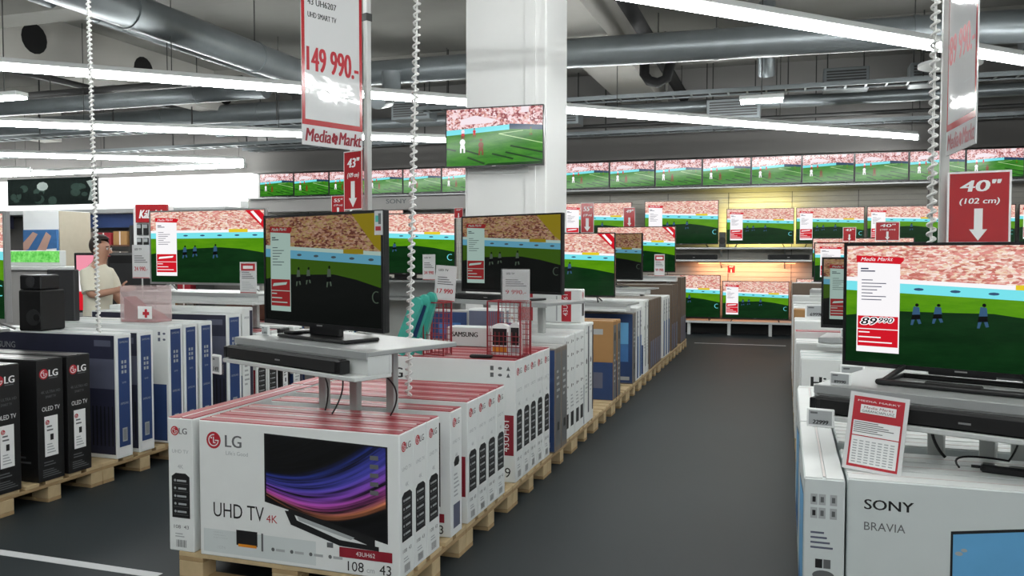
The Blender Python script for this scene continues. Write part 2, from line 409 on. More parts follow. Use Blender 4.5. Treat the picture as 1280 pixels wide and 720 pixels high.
duct('air_duct', 'slim galvanised duct along the far end of ceiling', 'air duct', [(-12, 15.6, 4.3), (7.5, 15.6, 4.3)], 0.11, 'galvanised')
duct('air_duct', 'top right galvanised duct above nearest light row', 'air duct', [(-0.5, 9.9, 4.75), (7.5, 9.9, 4.75)], 0.2, 'galvanised')
duct('insulated_pipe', 'black foam insulated pipe passing over the large duct', 'pipe', [(-1.95, 4.0, 4.85), (-1.95, 16.8, 4.7)], 0.1, 'black_foam', rings=3.1)
duct('pipe_elbow', 'black curved pipe trap hanging below the large duct', 'pipe', [(-2.05, 12.6, 4.6), (-2.05, 12.6, 4.3), (-1.98, 12.6, 4.2), (-1.85, 12.6, 4.16), (-1.72, 12.6, 4.22), (-1.66, 12.6, 4.45), (-1.66, 12.6, 4.72)], 0.075, 'black_foam', hang=False)
duct('air_duct', 'slim galvanised duct along upper left beside the beam openings', 'air duct', [(-9.6, 5.0, 5.1), (-9.6, 16.5, 5.1)], 0.13, 'galvanised')
duct('air_duct', 'galvanised vertical drop under the thick duct at right', 'air duct', [(-0.3, 12.6, 5.2), (-0.3, 12.6, 4.5), (-0.3, 12.75, 4.2)], 0.12, 'galvanised', hang=False)
duct('air_duct', 'short galvanised duct behind the right hanging price sign', 'air duct', [(3.0, 13.0, 4.55), (7.6, 13.0, 4.55)], 0.22, 'galvanised')
duct('pipe', 'thin dark pipe crossing upper left behind the second light row', 'pipe', [(-19, 11.0, 4.3), (-8.0, 11.0, 4.3)], 0.06, 'dark_metal')
duct('pipe', 'thin dark pipe running back above the left light rows', 'pipe', [(-13.0, 6.0, 4.87), (-13.0, 16.8, 4.87)], 0.07, 'dark_metal')
duct('pipe', 'dark conduit along far ceiling right of the column', 'pipe', [(-5.0, 16.2, 4.12), (7.6, 16.2, 4.12)], 0.04, 'dark_metal')
duct('air_duct', 'wide galvanised duct across the far upper left', 'air duct', [(-20, 14.9, 4.55), (-8.0, 14.9, 4.55)], 0.2, 'galvanised')
def tray(label, x0, x1, y, z, w=0.3):
    t = thing('cable_tray', label, 'cable tray', (x0, y, z))
    L = x1-x0
    for s in (-1, 1): obj('side_rail', MB().box('galvanised', 0, s*w/2-0.01, 0, L, s*w/2+0.01, 0.07).mesh('side_rail'), t)
    m = MB(); k = 0.15
    while k < L: m.box('galvanised', k, -w/2+0.011, 0.005, k+0.03, w/2-0.011, 0.015); k += 0.3
    obj('rungs', m.mesh('rungs'), t)['kind'] = 'stuff'
    hm = MB().box('dark_metal', -0.01, -0.012, 0.07, 0.01, 0.012, ZC-z-0.004).mesh('hanger')
    k = 0.5
    while k < L:
        obj('hanger', hm, t, (k, w/2, 0)); k += 2.0
    for j in range(3):
        obj('cable', MB().tube('matt_black', [(0.02, -w/3+j*w/3, 0.035), (L-0.02, -w/3+j*w/3, 0.035)], 0.018, 6).mesh('cable'), t)
    return t
tray('cable tray spanning the ceiling in front of far wall', -6.5, 7.5, 14.3, 4.25)
tray('cable tray close above the far wall televisions', -12, 7.5, 16.6, 4.0, 0.25)
tray('cable tray at upper left between the light rows', -20, -8, 14.0, 4.1)
tray('lower cable tray at upper left above the dark poster', -20, -9, 15.8, 4.0)
for i, (x, y, zz, w) in enumerate([(-3.9, 15.2, 4.0, 0.5), (-0.9, 15.2, 3.95, 0.9), (0.9, 14.9, 4.3, 0.7), (2.2, 14.9, 4.3, 0.7), (-6.9, 14.9, 4.2, 0.8)]):
    t = thing('ventilation_box', '%s grey ventilation box from the left under the ceiling' % ORD[[1,2,3,4,0][i]], 'ventilation box', (x, y, zz), 0, 'ventilation boxes')
    obj('body', MB().box('galvanised', -w/2, -0.2, 0, w/2, 0.2, 0.35, 0.01).mesh('body'), t)
    g = MB()
    for k in range(6): g.box('dark_metal', -w/2+0.05, -0.212, 0.05+k*0.045, w/2-0.05, -0.2, 0.075+k*0.045)
    obj('grille', g.mesh('grille'), t)
    for s in (-1, 1): obj('hanger', MB().box('dark_metal', s*w/2*0.8-0.01, -0.01, 0.35, s*w/2*0.8+0.01, 0.01, ZC-zz-0.004).mesh('hanger'), t)
t = thing('disc_lamp', 'flat white round ceiling disc beside right hanging price sign', 'ceiling disc', (2.2, 13.4, 4.3))
obj('disc', MB().prism('shelf_white', [(0.42*math.cos(a*math.pi/16), 0.42*math.sin(a*math.pi/16)) for a in range(32)], 0, 0.04).mesh('disc'), t)
obj('rod', MB().tube('dark_metal', [(0,0,0.04), (0,0,ZC-4.305)], 0.012, 6).mesh('rod'), t)
t = thing('emergency_light', 'small lit white box lamp under the ceiling right of centre', 'lamp', (-0.35, 12.25, 3.72))
obj('housing', MB().box('shelf_white', -0.3, -0.05, 0.05, 0.3, 0.05, 0.11, 0.006).mesh('housing'), t)
obj('diffuser', MB().box('tube_glow', -0.28, -0.045, 0, 0.28, 0.045, 0.05, 0.006).mesh('diffuser'), t)
obj('rod', MB().tube('dark_metal', [(0,0,0.11), (0,0,ZC-3.725)], 0.008, 6).mesh('rod'), t)
for i, x in enumerate((-10.2,)):
    t = thing('downlight_panel', 'lit panel lamp at left edge between two light rows', 'lamp', (x, 8.75, 3.72))
    obj('housing', MB().box('shelf_white', -0.32, -0.1, 0.03, 0.32, 0.1, 0.09, 0.006).mesh('housing'), t)
    obj('diffuser', MB().box('tube_glow', -0.3, -0.09, 0, 0.3, 0.09, 0.03).mesh('diffuser'), t)
    obj('rod', MB().tube('dark_metal', [(0,0,0.09), (0,0,ZC-3.725)], 0.008, 6).mesh('rod'), t)

# ------------------------------------------------------------------ pallets
PM = dict(
    deck_board=[MB().box('pine', -0.6, -0.07, 0.122, 0.6, 0.07, 0.144, 0.002).mesh('deck_board'), MB().box('pine', -0.6, -0.05, 0.122, 0.6, 0.05, 0.144, 0.002).mesh('deck_board')],
    stringer_board=MB().box('pine_dark', -0.07, -0.4, 0.1, 0.07, 0.4, 0.1215, 0.002).mesh('stringer_board'),
    block=MB().box('pine', -0.07, -0.05, 0.0225, 0.07, 0.05, 0.0995, 0.003).mesh('block'),
    bottom_board=MB().box('pine_dark', -0.6, -0.05, 0.0, 0.6, 0.05, 0.022, 0.002).mesh('bottom_board'))
def pallet(x, y, label, group):
    t = thing('pallet', label, 'pallet', (x, y, 0), 0, group)
    for k, yy in enumerate((-0.33, -0.165, 0, 0.165, 0.33)): obj('deck_board', PM['deck_board'][k % 2], t, (0, yy, 0))
    for xx in (-0.53, 0, 0.53):
        obj('stringer_board', PM['stringer_board'], t, (xx, 0, 0))
        for yy in (-0.35, 0, 0.35): obj('block', PM['block'], t, (xx, yy, 0))
    for yy in (-0.35, 0, 0.35): obj('bottom_board', PM['bottom_board'], t, (0, yy, 0))
for k in range(14):
    pallet(-2.215, 3.72+0.805*k, '%s wooden pallet from the front under the centre carton row' % ORD[k], 'pallets of the centre row')
for k in range(8):
    pallet(-5.10, 2.55+0.805*k, '%s wooden pallet from the front under left carton block' % ORD[k], 'pallets of the left block')
for k in range(11):
    pallet(0.69, 3.55+0.805*k, '%s wooden pallet from the front under right carton row' % ORD[k], 'pallets of the right row')

# ------------------------------------------------------------------ cartons
def roundel(p, x, y, r, layer=1):
    """round red maker's mark with a face-like letter pair"""
    p.disc('ink_red', x, y, r, layer)
    n = 14; rr = r*0.72; t = r*0.12
    pts = [(x+rr*math.cos(a), y+rr*math.sin(a)) for a in [R(80+k*(280/ n)) for k in range(n+1)]]
    pin = [(x+(rr-t)*math.cos(a), y+(rr-t)*math.sin(a)) for a in [R(80+k*(280/ n)) for k in range(n+1)]]
    for i in range(n): p.poly('ink_white', [pts[i], pts[i+1], pin[i+1], pin[i]], layer+1)
    p.rect('ink_white', x-t/2, y-r*0.35, x+t/2, y+r*0.4, layer+1); p.rect('ink_white', x-t/2, y-r*0.35, x+r*0.28, y-r*0.35+t, layer+1)
    p.rect('ink_white', x+r*0.2, y-t/2, x+rr, y+t/2, layer+1); p.disc('ink_white', x-r*0.3, y+r*0.28, r*0.11, layer+1, 8)
def icons(p, x0, x1, y, s, n, m='ink_black', layer=1):
    for k in range(n):
        x = x0+(x1-x0)*(k+0.5)/n
        if k % 3 == 0: p.rect(m, x-s*0.4, y-s*0.5, x+s*0.4, y+s*0.5, layer)
        elif k % 3 == 1: p.disc(m, x, y, s*0.5, layer, 10, s*0.32)
        else: p.poly(m, [(x-s*0.45, y-s*0.5), (x+s*0.45, y-s*0.5), (x, y+s*0.5)], layer)
def bars(p, x0, x1, y0, y1, m='ink_black', layer=1, n=11):
    for k in range(n):
        w = (x1-x0)/n; p.rect(m, x0+k*w, y0, x0+k*w+w*(0.3+0.4*((k*7) % 3)/2), y1, layer)
def textlines(p, m, x0, x1, y0, y1, n, layer=1):
    for k in range(n):
        y = y1-(y1-y0)*(k+0.5)/n; t = (y1-y0)/n*0.4
        p.rect(m, x0, y-t/2, x0+(x1-x0)*(0.6+0.4*((k*5) % 4)/3), y+t/2, layer)
def lg_end(d, h, style=0):
    p = Print(); u = d*0.5
    roundel(p, -u*0.42, h*0.9, d*0.16); p.text('ink_grey', 'LG', -u*0.08, h*0.878, h*0.045, 1, bold=0.04)
    p.text('ink_light', 'UHD TV', 0, h*0.735, h*0.026, 1, w=d*0.66, align='c'); p.text('ink_light', '4K', 0, h*0.62, h*0.03, 1, align='c')
    if style == 2:
        p.poly('ink_black', [(-u*0.5, h*0.585), (-u*0.2, h*0.62), (u*0.4, h*0.62), (u*0.5, h*0.575), (u*0.3, h*0.55), (-u*0.4, h*0.55)])
        textlines(p, 'ink_light', -u*0.5, u*0.5, h*0.3, h*0.5, 6); p.rect('ink_slate', -u*0.6, h*0.06, u*0.6, h*0.25)
    else:
        p.poly('ink_black', [(-u*0.72, h*0.25), (u*0.72, h*0.25), (u*0.72, h*0.56), (u*0.4, h*0.585), (-u*0.4, h*0.585), (-u*0.72, h*0.56)])
        for k in range(5):
            y = h*(0.29+0.058*k)
            p.rect('ink_light', -u*0.3+0.1*u*(k % 2), y, u*0.45, y+h*0.014, 2)
            p.disc('ink_light', -u*0.45, y+h*0.008, d*0.045, 2, 8); p.rect('ink_grey', -u*0.6, y-h*0.017, u*0.6, y-h*0.014, 2)
        p.text('ink_grey', '108  43', 0, h*0.17, h*0.026, 1, w=d*0.6, align='c')
        textlines(p, 'ink_light', -u*0.5, u*0.5, h*0.1, h*0.14, 2); bars(p, -u*0.42, u*0.42, h*0.03, h*0.085, 'ink_grey')
    return p
def d_uhd(w, d, h, style=0):
    p = Print(); x0 = -w/2
    roundel(p, x0+0.08*w, h*0.855, h*0.062); p.text('ink_grey', 'LG', x0+0.142*w, h*0.812, h*0.088, 1, bold=0.03)
    p.text('ink_light', "Life's Good", x0+0.145*w, h*0.755, h*0.03)
    p.text('ink_black', 'UHD TV', x0+0.075*w, h*0.295, h*0.105, 1, w=w*0.265); p.text('ink_red', '4K', x0+0.352*w, h*0.295, h*0.055)
    tvx = lambda a, b: (x0+w*(0.345+0.60*a), h*(0.935-0.60*b))
    q = [tvx(0,0), tvx(1,0.05), tvx(1,1.16), tvx(0,0.82)]
    p.poly('ink_black', q, 1)
    p.poly('ink_waves', [tvx(0.015,0.02), tvx(0.985,0.065), tvx(0.985,1.13), tvx(0.015,0.80)], 2)   # light waves sweeping over the pictured screen
    for k in range(5): p.rect('ink_grey', tvx(0.865, 0)[0], tvx(0, 0.16+0.1*k)[1]-h*0.03, tvx(0.93, 0)[0], tvx(0, 0.16+0.1*k)[1], 4)
    p.poly('ink_black', [tvx(0.17,0.90), tvx(0.22,1.06), tvx(0.62,1.24), tvx(0.93,1.25), tvx(0.93,1.2), tvx(0.62,1.17), tvx(0.27,1.0), tvx(0.24,0.90)], 2)
    p.poly('ink_black', [tvx(0.2,0.87), tvx(0.66,1.02), tvx(0.9,1.12), tvx(0.9,1.22), tvx(0.6,1.08), tvx(0.2,0.92)], 1.5)
    p.poly('ink_light', [tvx(0.27,0.945), tvx(0.74,1.125), tvx(0.71,1.155), tvx(0.29,1.0)], 3)
    p.rect('cool_card', x0+0.02*w, h*0.03, x0+0.6*w, h*0.2, 1)
    textlines(p, 'ink_light', x0+0.07*w, x0+0.16*w, h*0.13, h*0.19, 3); p.text('ink_grey', 'HDMI', x0+0.09*w, h*0.06, h*0.022)
    p.rect('ink_black', x0+0.195*w, h*0.105, x0+0.305*w, h*0.215, 2); p.rect('ink_orange', x0+0.205*w, h*0.095, x0+0.3*w, h*0.115, 2.5); p.rect('ink_grey', x0+0.325*w, h*0.08, x0+0.335*w, h*0.21, 2)
    for k in range(4):
        p.disc('ink_grey', x0+w*(0.385+0.095*k), h*0.105, h*0.014, 2, 10); p.rect('ink_light', x0+w*(0.4+0.095*k), h*0.095, x0+w*(0.445+0.095*k), h*0.113, 2)
    p.rect('ink_grey', x0+0.655*w, h*0.17, x0+0.685*w, h*0.205, 2)
    p.rect('ink_darkred', x0+0.715*w, h*0.115, x0+0.965*w, h*0.185, 2); p.text('ink_white', '43UH62', x0+0.84*w, h*0.135, h*0.03, 3, align='c')
    p.text('ink_black', '108', x0+0.755*w, h*0.025, h*0.068, 2); p.text('ink_light', 'cm', x0+0.845*w, h*0.028, h*0.025, 2); p.text('ink_black', '43', x0+0.905*w, h*0.025, h*0.068, 2)
    return dict(body='white_card', flap='red_card', front=p, end=lg_end(d, h, style))
def d_uhd2(w, d, h): return d_uhd(w, d, h, 2)
def d_lgred(w, d, h):
    p = Print(); x0 = -w/2
    p.text('ink_black', 'LG', x0+0.19*w, h*0.815, h*0.085, 1, bold=0.05); roundel(p, x0+0.125*w, h*0.855, h*0.06)
    p.rect('white_card', -w/2+0.01, h*0.7, w*0.3, h*0.98, 0.5)
    for r in range(2): icons(p, w*0.33, w*0.48, h*(0.93-0.055*r), h*0.036, 3, 'ink_grey')
    p.rect('ink_darkred', w*0.4, h*0.22, w*0.488, h*0.55); p.text('ink_white', '43UH61', w*0.46, h*0.25, h*0.055, 2, rot=1)
    p.text('ink_black', '49', w*0.43, h*0.04, h*0.08, 1, align='c')
    return dict(body='white_card', flap='red_card', front=p, end=lg_end(d, h))
def d_oled(w, d, h):
    p = Print(); x0 = -w/2
    roundel(p, x0+0.08*w, h*0.85, h*0.05); p.text('ink_white', 'LG', x0+0.14*w, h*0.815, h*0.08, 1); p.text('ink_white', 'OLED TV', x0+0.08*w, h*0.3, h*0.1)
    textlines(p, 'ink_grey', w*0.2, w*0.45, h*0.1, h*0.3, 5)
    e = Print(); u = d/2
    roundel(e, -u*0.5, h*0.88, d*0.17); e.text('ink_white', 'LG', -u*0.1, h*0.855, h*0.055, 1, bold=0.05); e.rect('ink_grey', -u*0.1, h*0.838, u*0.55, h*0.845)
    e.text('ink_grey', '4K ULTRA HD', 0, h*0.72, h*0.022, 1, w=d*0.74, align='c'); e.text('ink_grey', 'SMART TV', 0, h*0.68, h*0.02, 1, w=d*0.4, align='c')
    e.text('ink_white', 'OLED TV', 0, h*0.575, h*0.036, 1, w=d*0.68, align='c')
    e.rect('ink_white', -u*0.52, h*0.2, u*0.5, h*0.53, 1); roundel(e, -u*0.3, h*0.48, d*0.08, 2); textlines(e, 'ink_grey', -u*0.35, u*0.3, h*0.4, h*0.46, 2, 2)
    e.rect('ink_black', -u*0.1, h*0.33, u*0.15, h*0.38, 2); textlines(e, 'ink_light', -u*0.35, u*0.3, h*0.22, h*0.31, 4, 2)
    textlines(e, 'ink_grey', -u*0.6, u*0.6, h*0.12, h*0.165, 2); textlines(e, 'ink_grey', -u*0.7, u*0.7, h*0.03, h*0.1, 4)
    return dict(body='black_card', flap='black_card', front=p, end=e)
def blue_end(d, h):
    e = Print(); u = d/2
    e.rect('ink_blue', -u*0.7, h*0.09, u*0.7, h*0.965); e.text('ink_light', 'SAMSUNG', 0, h*0.925, h*0.016, 2, w=d*0.52, align='c')
    for r in range(3):
        for c in range(2): e.rect('ink_light', -u*0.32+c*u*0.38, h*(0.76-0.04*r), -u*0.08+c*u*0.38, h*(0.785-0.04*r), 2)
    e.text('ink_light', 'SUHD', 0, h*0.6, h*0.014, 2, w=d*0.25, align='c'); e.text('ink_light', 'SAMSUNG', 0, h*0.43, h*0.018, 2, w=d*0.5, align='c')
    e.rect('ink_light', -u*0.3, h*0.13, u*0.3, h*0.24, 2); bars(e, -u*0.2, u*0.2, h*0.14, h*0.23, 'ink_grey', 3, 6); e.rect('ink_white', -u*0.75, h*0.02, u*0.75, h*0.075, 2)
    return e
def d_samdark(w, d, h):
    p = Print()
    p.rect('ink_navy', -w/2+0.01, 0.03, w/2-0.012, h-0.01); p.rect('ink_slate', w*0.1, h*0.56, w/2-0.014, h*0.8, 2)
    for k in range(16): p.rect('ink_black', w*0.08+k*w*0.026, h*0.1, w*0.088+k*w*0.026, h*0.42, 2)
    p.rect('ink_navy', -w*0.48, h*0.83, w*0.3, h*0.97, 2); p.rect('ink_slate', w*0.36, h*0.9, w*0.47, h*0.95, 3); p.text('ink_light', 'SAMSUNG', -w*0.4, h*0.86, h*0.05, 3)
    return dict(body='white_card', flap='cool_card', front=p, end=blue_end(d, h))
def d_samblue(w, d, h):
    p = Print()
    p.rect('ink_blue', -w*0.46, h*0.02, w*0.485, h*0.5); p.text('ink_blue', 'SAMSUNG', -w*0.4, h*0.8, h*0.07)
    icons(p, w*0.42, w*0.49, h*0.93, h*0.03, 2, 'ink_slate'); icons(p, w*0.42, w*0.49, h*0.88, h*0.03, 2, 'ink_slate')
    return dict(body='white_card', flap='cool_card', front=p, end=blue_end(d, h))
def d_samwhite(w, d, h):
    p = Print()
    p.text('ink_slate', 'SAMSUNG', w*0.14, h*0.885, h*0.042); p.rect('ink_navy', w*0.1, h*0.05, w*0.46, h*0.4); p.rect('ink_blue', w*0.44, h*0.0+0.01, w*0.495, h*0.4, 2)
    e = Print(); u = d/2
    e.rect('ink_navy', u*0.35, h*0.1, u*0.9, h*0.97); e.text('ink_slate', 'SAMSUNG', 0-u*0.2, h*0.9, h*0.02, 1, w=d*0.45, align='c')
    e.poly('ink_black', [(-u*0.5, h*0.6), (-u*0.1, h*0.6), (0, h*0.63), (-u*0.2, h*0.66), (-u*0.5, h*0.64)]); textlines(e, 'ink_light', -u*0.7, u*0.2, h*0.3, h*0.5, 5)
    return dict(body='white_card', flap='white_card', front=p, end=e)
def d_icon(w, d, h):
    p = Print(); p.text('ink_slate', 'SAMSUNG', -w*0.3, h*0.8, h*0.06)
    e = Print(); u = d/2
    for r, y in enumerate((0.93, 0.8, 0.66, 0.5)): icons(e, -u*0.6, u*0.6, h*y, d*0.17, 2, ['ink_grey', 'ink_black', 'ink_grey', 'ink_black'][r])
    e.rect('ink_black', -u*0.6, h*0.1, u*0.6, h*0.24); textlines(e, 'ink_light', -u*0.6, u*0.6, h*0.28, h*0.42, 4)
    return dict(body='white_card', flap='white_card', front=p, end=e)
def d_sea(w, d, h):
    p = Print(); p.rect('ink_seadark', -w*0.49, 0.01, w*0.495, h*0.98); p.rect('ink_sky', -w*0.48, h*0.55, w*0.46, h*0.86, 2); p.rect('ink_sea', -w*0.48, h*0.3, w*0.46, h*0.56, 3)
    p.rect('ink_seadark', -w*0.48, h*0.12, w*0.46, h*0.31, 4); p.rect('ink_light', -w*0.48, h*0.05, w*0.47, h*0.1, 4)
    for k in range(5): p.poly('ink_white', [(w*(0.05+0.06*k), h*0.6), (w*(0.1+0.06*k), h*0.62), (w*(0.09+0.06*k), h*0.64)], 4)
    e = Print(); u = d/2; e.rect('ink_grey', -u*0.8, h*0.05, u*0.8, h*0.95); textlines(e, 'ink_light', -u*0.5, u*0.5, h*0.5, h*0.8, 5, 2); e.rect('ink_black', -u*0.3, h*0.2, u*0.4, h*0.28, 2)
    return dict(body='dull_card', flap='grey_card', front=p, end=e)
def d_brown(w, d, h):
    p = Print(); p.rect('ink_seadark', -w*0.498, 0.004, w*0.498, h*0.48); p.rect('ink_slate', w*0.3, h*0.15, w*0.42, h*0.35, 2); p.rect('ink_light', w*0.3, h*0.83, w*0.42, h*0.9)
    e = Print(); u = d/2; e.rect('ink_grey', -u*0.9, 0.01, u*0.9, h*0.95); e.rect('ink_black', -u*0.4, h*0.75, u*0.4, h*0.85, 2); textlines(e, 'ink_light', -u*0.5, u*0.5, h*0.2, h*0.6, 6, 2)
    return dict(body='brown_card', flap='brown_card', front=p, end=e)
def d_dull(w, d, h):
    p = Print(); p.text('ink_black', 'TV', -w*0.3, h*0.6, h*0.12); p.rect('ink_black', w*0.1, h*0.3, w*0.45, h*0.8)
    e = Print(); u = d/2; e.rect('ink_slate', -u*0.8, 0.02, u*0.8, h*0.4); textlines(e, 'ink_black', -u*0.5, u*0.5, h*0.5, h*0.85, 6)
    return dict(body='dark_brown_card', flap='dull_card', front=p, end=e)
def d_paleblue(w, d, h):
    p = Print(); p.rect('ink_slate', -w*0.49, 0.02, w*0.46, h*0.94)
    e = Print(); u = d/2; e.rect('ink_slate', -u*0.8, 0.02, 0, h*0.95); e.rect('ink_sea', 0, 0.02, u*0.75, h*0.6); textlines(e, 'ink_grey', 0.1*u, u*0.6, h*0.7, h*0.9, 3)
    return dict(body='white_card', flap='white_card', front=p, end=e)
def d_sony(w, d, h):
    p = Print(); x0 = -w/2
    p.text('ink_black', 'SONY', x0+0.055*w, h*0.835, h*0.055, 1, w=w*0.152, bold=0.03); p.text('ink_grey', 'BRAVIA', x0+0.055*w, h*0.72, h*0.045, 1, w=w*0.128)
    q = [(x0+0.32*w, -0.0+h*0.03), (x0+0.97*w, h*0.1), (x0+0.97*w, h*0.90), (x0+0.32*w, h*0.755)]
    p.poly('ink_black', q, 1)
    q2 = [(x0+0.327*w, h*0.05), (x0+0.963*w, h*0.12), (x0+0.963*w, h*0.885), (x0+0.327*w, h*0.74)]; p.poly('ink_sky', q2, 2)
    for cx, cy, r in ((0.345, 0.64, 0.012), (0.36, 0.66, 0.01), (0.41, 0.5, 0.014), (0.42, 0.51, 0.01), (0.6, 0.6, 0.03), (0.64, 0.58, 0.026)): p.disc('ink_light', x0+cx*w, cy*h, r*w, 3, 9, r*w*0.6)
    p.poly('ink_sea', [(x0+0.327*w, h*0.05), (x0+0.963*w, h*0.12), (x0+0.963*w, h*0.3), (x0+0.327*w, h*0.22)], 3)
    e = Print(); u = d/2
    for r in range(2):
        for c, s in enumerate((-0.5, -0.1, 0.45)): 
            e.rect('ink_light', u*(s-0.17), h*(0.85-0.075*r), u*(s+0.17), h*(0.91-0.075*r)); e.rect('ink_grey' if c else 'ink_black', u*(s-0.08), h*(0.865-0.075*r), u*(s+0.08), h*(0.895-0.075*r), 2)
    textlines(e, 'ink_slate', -u*0.65, u*0.45, h*0.6, h*0.71, 4); e.rect('ink_black', -u*0.4, h*0.5, -u*0.05, h*0.55); e.rect('ink_grey', u*0.0, h*0.5, u*0.35, h*0.55)
    e.disc('ink_grey', 0, h*0.46, d*0.27, 1, 20, h*0.028)
    e.text('ink_black', 'SONY', 0, h*0.37, h*0.032, 1, w=d*0.62, align='c', bold=0.04); textlines(e, 'ink_light', -u*0.7, u*0.4, h*0.22, h*0.33, 4); bars(e, -u*0.5, u*0.5, h*0.06, h*0.15, 'ink_grey')
    return dict(body='cool_card', flap='white_card', front=p, end=e)
def d_his(w, d, h):
    p = Print(); p.text('ink_black', 'Hisense', -w*0.44, h*0.74, h*0.1, 1, bold=0.05); p.rect('ink_light', -w*0.44, h*0.5, -w*0.38, h*0.6)
    e = Print(); u = d/2; e.text('ink_black', 'Hisense', 0, h*0.8, h*0.04, 1, w=d*0.6, align='c'); e.rect('ink_black', -u*0.5, h*0.3, u*0.5, h*0.5); bars(e, -u*0.5, u*0.5, h*0.1, h*0.2)
    return dict(body='white_card', flap='cool_card', front=p, end=e)
def d_bands(w, d, h):
    p = Print()
    for a, b in ((-0.42, -0.2), (0.22, 0.36)): p.rect('ink_red', a*w, 0.01, b*w, h*0.94)
    p.text('ink_white', '43UH61', w*0.31, h*0.2, h*0.14, 2, rot=1); p.rect('ink_light', w*0.14, h*0.05, w*0.16, h*0.8)
    e = Print(); u = d/2; roundel(e, 0, h*0.82, d*0.2); e.rect('ink_black', -u*0.5, h*0.2, u*0.5, h*0.6)
    return dict(body='white_card', flap='white_card', front=p, end=e)
def d_bluebox(w, d, h):
    p = Print(); p.rect('ink_seadark', -w*0.46, h*0.05, w*0.46, h*0.95); p.rect('ink_sea', -w*0.3, h*0.2, w*0.3, h*0.6, 2)
    e = Print(); e.rect('ink_seadark', -d*0.4, h*0.05, d*0.4, h*0.95)
    return dict(body='grey_card', flap='grey_card', front=p, end=e)
DESIGN = dict(bands=d_bands, bluebox=d_bluebox, uhd=d_uhd, uhd2=d_uhd2, lgred=d_lgred, oled=d_oled, samdark=d_samdark, samblue=d_samblue, samwhite=d_samwhite, icon=d_icon, sea=d_sea, brown=d_brown, dull=d_dull, paleblue=d_paleblue, sony=d_sony, his=d_his)
_cart = {}
def carton(design, w, d, h, x, y, z, rz, label, group=None):
    """x, y: middle of the carton's base"""
    key = (design, w, d, h)
    if key not in _cart:
        D = DESIGN[design](w, d, h)
        D['front'].rect(D['body'], -w/2+0.006, 0.006, w/2-0.006, h-0.012, 0.3); D['end'].rect(D['body'], -d/2+0.006, 0.006, d/2-0.006, h-0.012, 0.3)
        body = MB().box(D['body'], -w/2, -d/2, 0, w/2, d/2, h-0.004, 0.004).mesh('body')
        g = 0.006
        f1 = MB().box(D['flap'], -w/2+0.004, -d/2+0.004, h-0.0045, w/2-0.004, -g, h, 0.001).mesh('top_flap')
        tp = MB().box('tape', -w/2+0.02, -0.004, h-0.0005, w/2-0.02, 0.004, h+0.0008).mesh('tape')
        _cart[key] = (body, f1, tp, D['front'].mesh('front_print'), D['end'].mesh('end_print'))
    body, f1, tp, fr, en = _cart[key]
    t = thing('television_carton', label, 'carton', (x, y, z), rz, group)
    obj('body', body, t); obj('top_flap', f1, t); obj('top_flap', f1, t, (0, 0, 0), math.pi); obj('tape', tp, t)
    obj('front_print', fr, t, (0, -d/2-0.0003, 0)); obj('end_print', en, t, (w/2+0.0003, 0, 0), math.pi/2)
    return t
PZ = 0.145
# centre row, long sides facing the camera, narrow ends to the aisle
XR = -1.612
def crow(design, w, d, h, y0, n, desc, group, pitch=None, xr=XR, z=PZ, jit=0.006):
    pitch = pitch or d+0.005
    for k in range(n):
        lab = desc if n == 1 else desc.replace('{}', ORD[k])
        carton(design, w, d, h, xr-w/2-random.random()*jit, y0+d/2+k*pitch, z, random.uniform(-0.004, 0.004), lab, group)
G = 'cartons of the centre row'
crow('uhd', 1.07, 0.146, 0.66, 3.315, 3, '{} red-topped carton from the front with purple wave television picture', G, 0.151)
crow('uhd2', 1.07, 0.15, 0.655, 3.905, 1, 'single red-topped carton behind the two legs of front stand', G)
crow('lgred', 1.07, 0.152, 0.665, 4.14, 4, '{} of four red-topped cartons with dark feature panels behind the front stand', G, 0.157)
crow('lgred', 1.10, 0.155, 0.785, 4.985, 5, '{} of five taller red-topped cartons under the red wire basket', G, 0.160)
crow('sea', 1.2, 0.17, 0.77, 5.83, 2, '{} grey-brown carton with blue sea picture in the centre row', G, 0.18, -1.585)
crow('icon', 1.15, 0.155, 0.82, 6.22, 4, '{} of four white cartons with black pictograms on the end', G, 0.165)
crow('samwhite', 1.3, 0.16, 0.86, 6.9, 2, '{} tall white carton with navy stripe before the empty pallet', G, 0.166)
crow('brown', 1.3, 0.17, 0.79, 8.13, 2, '{} brown carton with blue lower half beside the aisle', G, 0.2)
crow('sea', 1.3, 0.18, 0.8, 9.25, 1, 'far blue carton with wave picture beyond the brown cartons', G)
crow('paleblue', 1.3, 0.16, 0.84, 9.5, 2, '{} pale carton with blue end beyond the wave picture carton', G, 0.2)
crow('samwhite', 1.3, 0.16, 0.9, 10.0, 2, '{} tall white carton far down the centre row', G, 0.2)
crow('dull', 1.3, 0.17, 0.88, 10.5, 5, '{} of five dull brown cartons far down the aisle', G, 0.2)
crow('paleblue', 1.3, 0.18, 0.86, 11.7, 3, '{} of three pale blue-ended cartons near the far end', G, 0.22)
crow('dull', 1.4, 0.2, 1.0, 12.6, 3, '{} of three tall brown cartons under the farthest ribboned television', G, 0.25)
crow('dull', 1.4, 0.2, 1.08, 13.7, 3, '{} of the last three tall brown cartons closing the centre row', G, 0.25)
carton('uhd', 1.07, 0.146, 0.66, -2.797, 3.32+0.535, PZ, -math.pi/2, 'carton turned endwise at the left of the front pile', G)
carton('lgred', 1.07, 0.152, 0.665, -2.797, 4.93, PZ, -math.pi/2, 'red-topped carton standing lengthwise behind the endwise front carton', G)
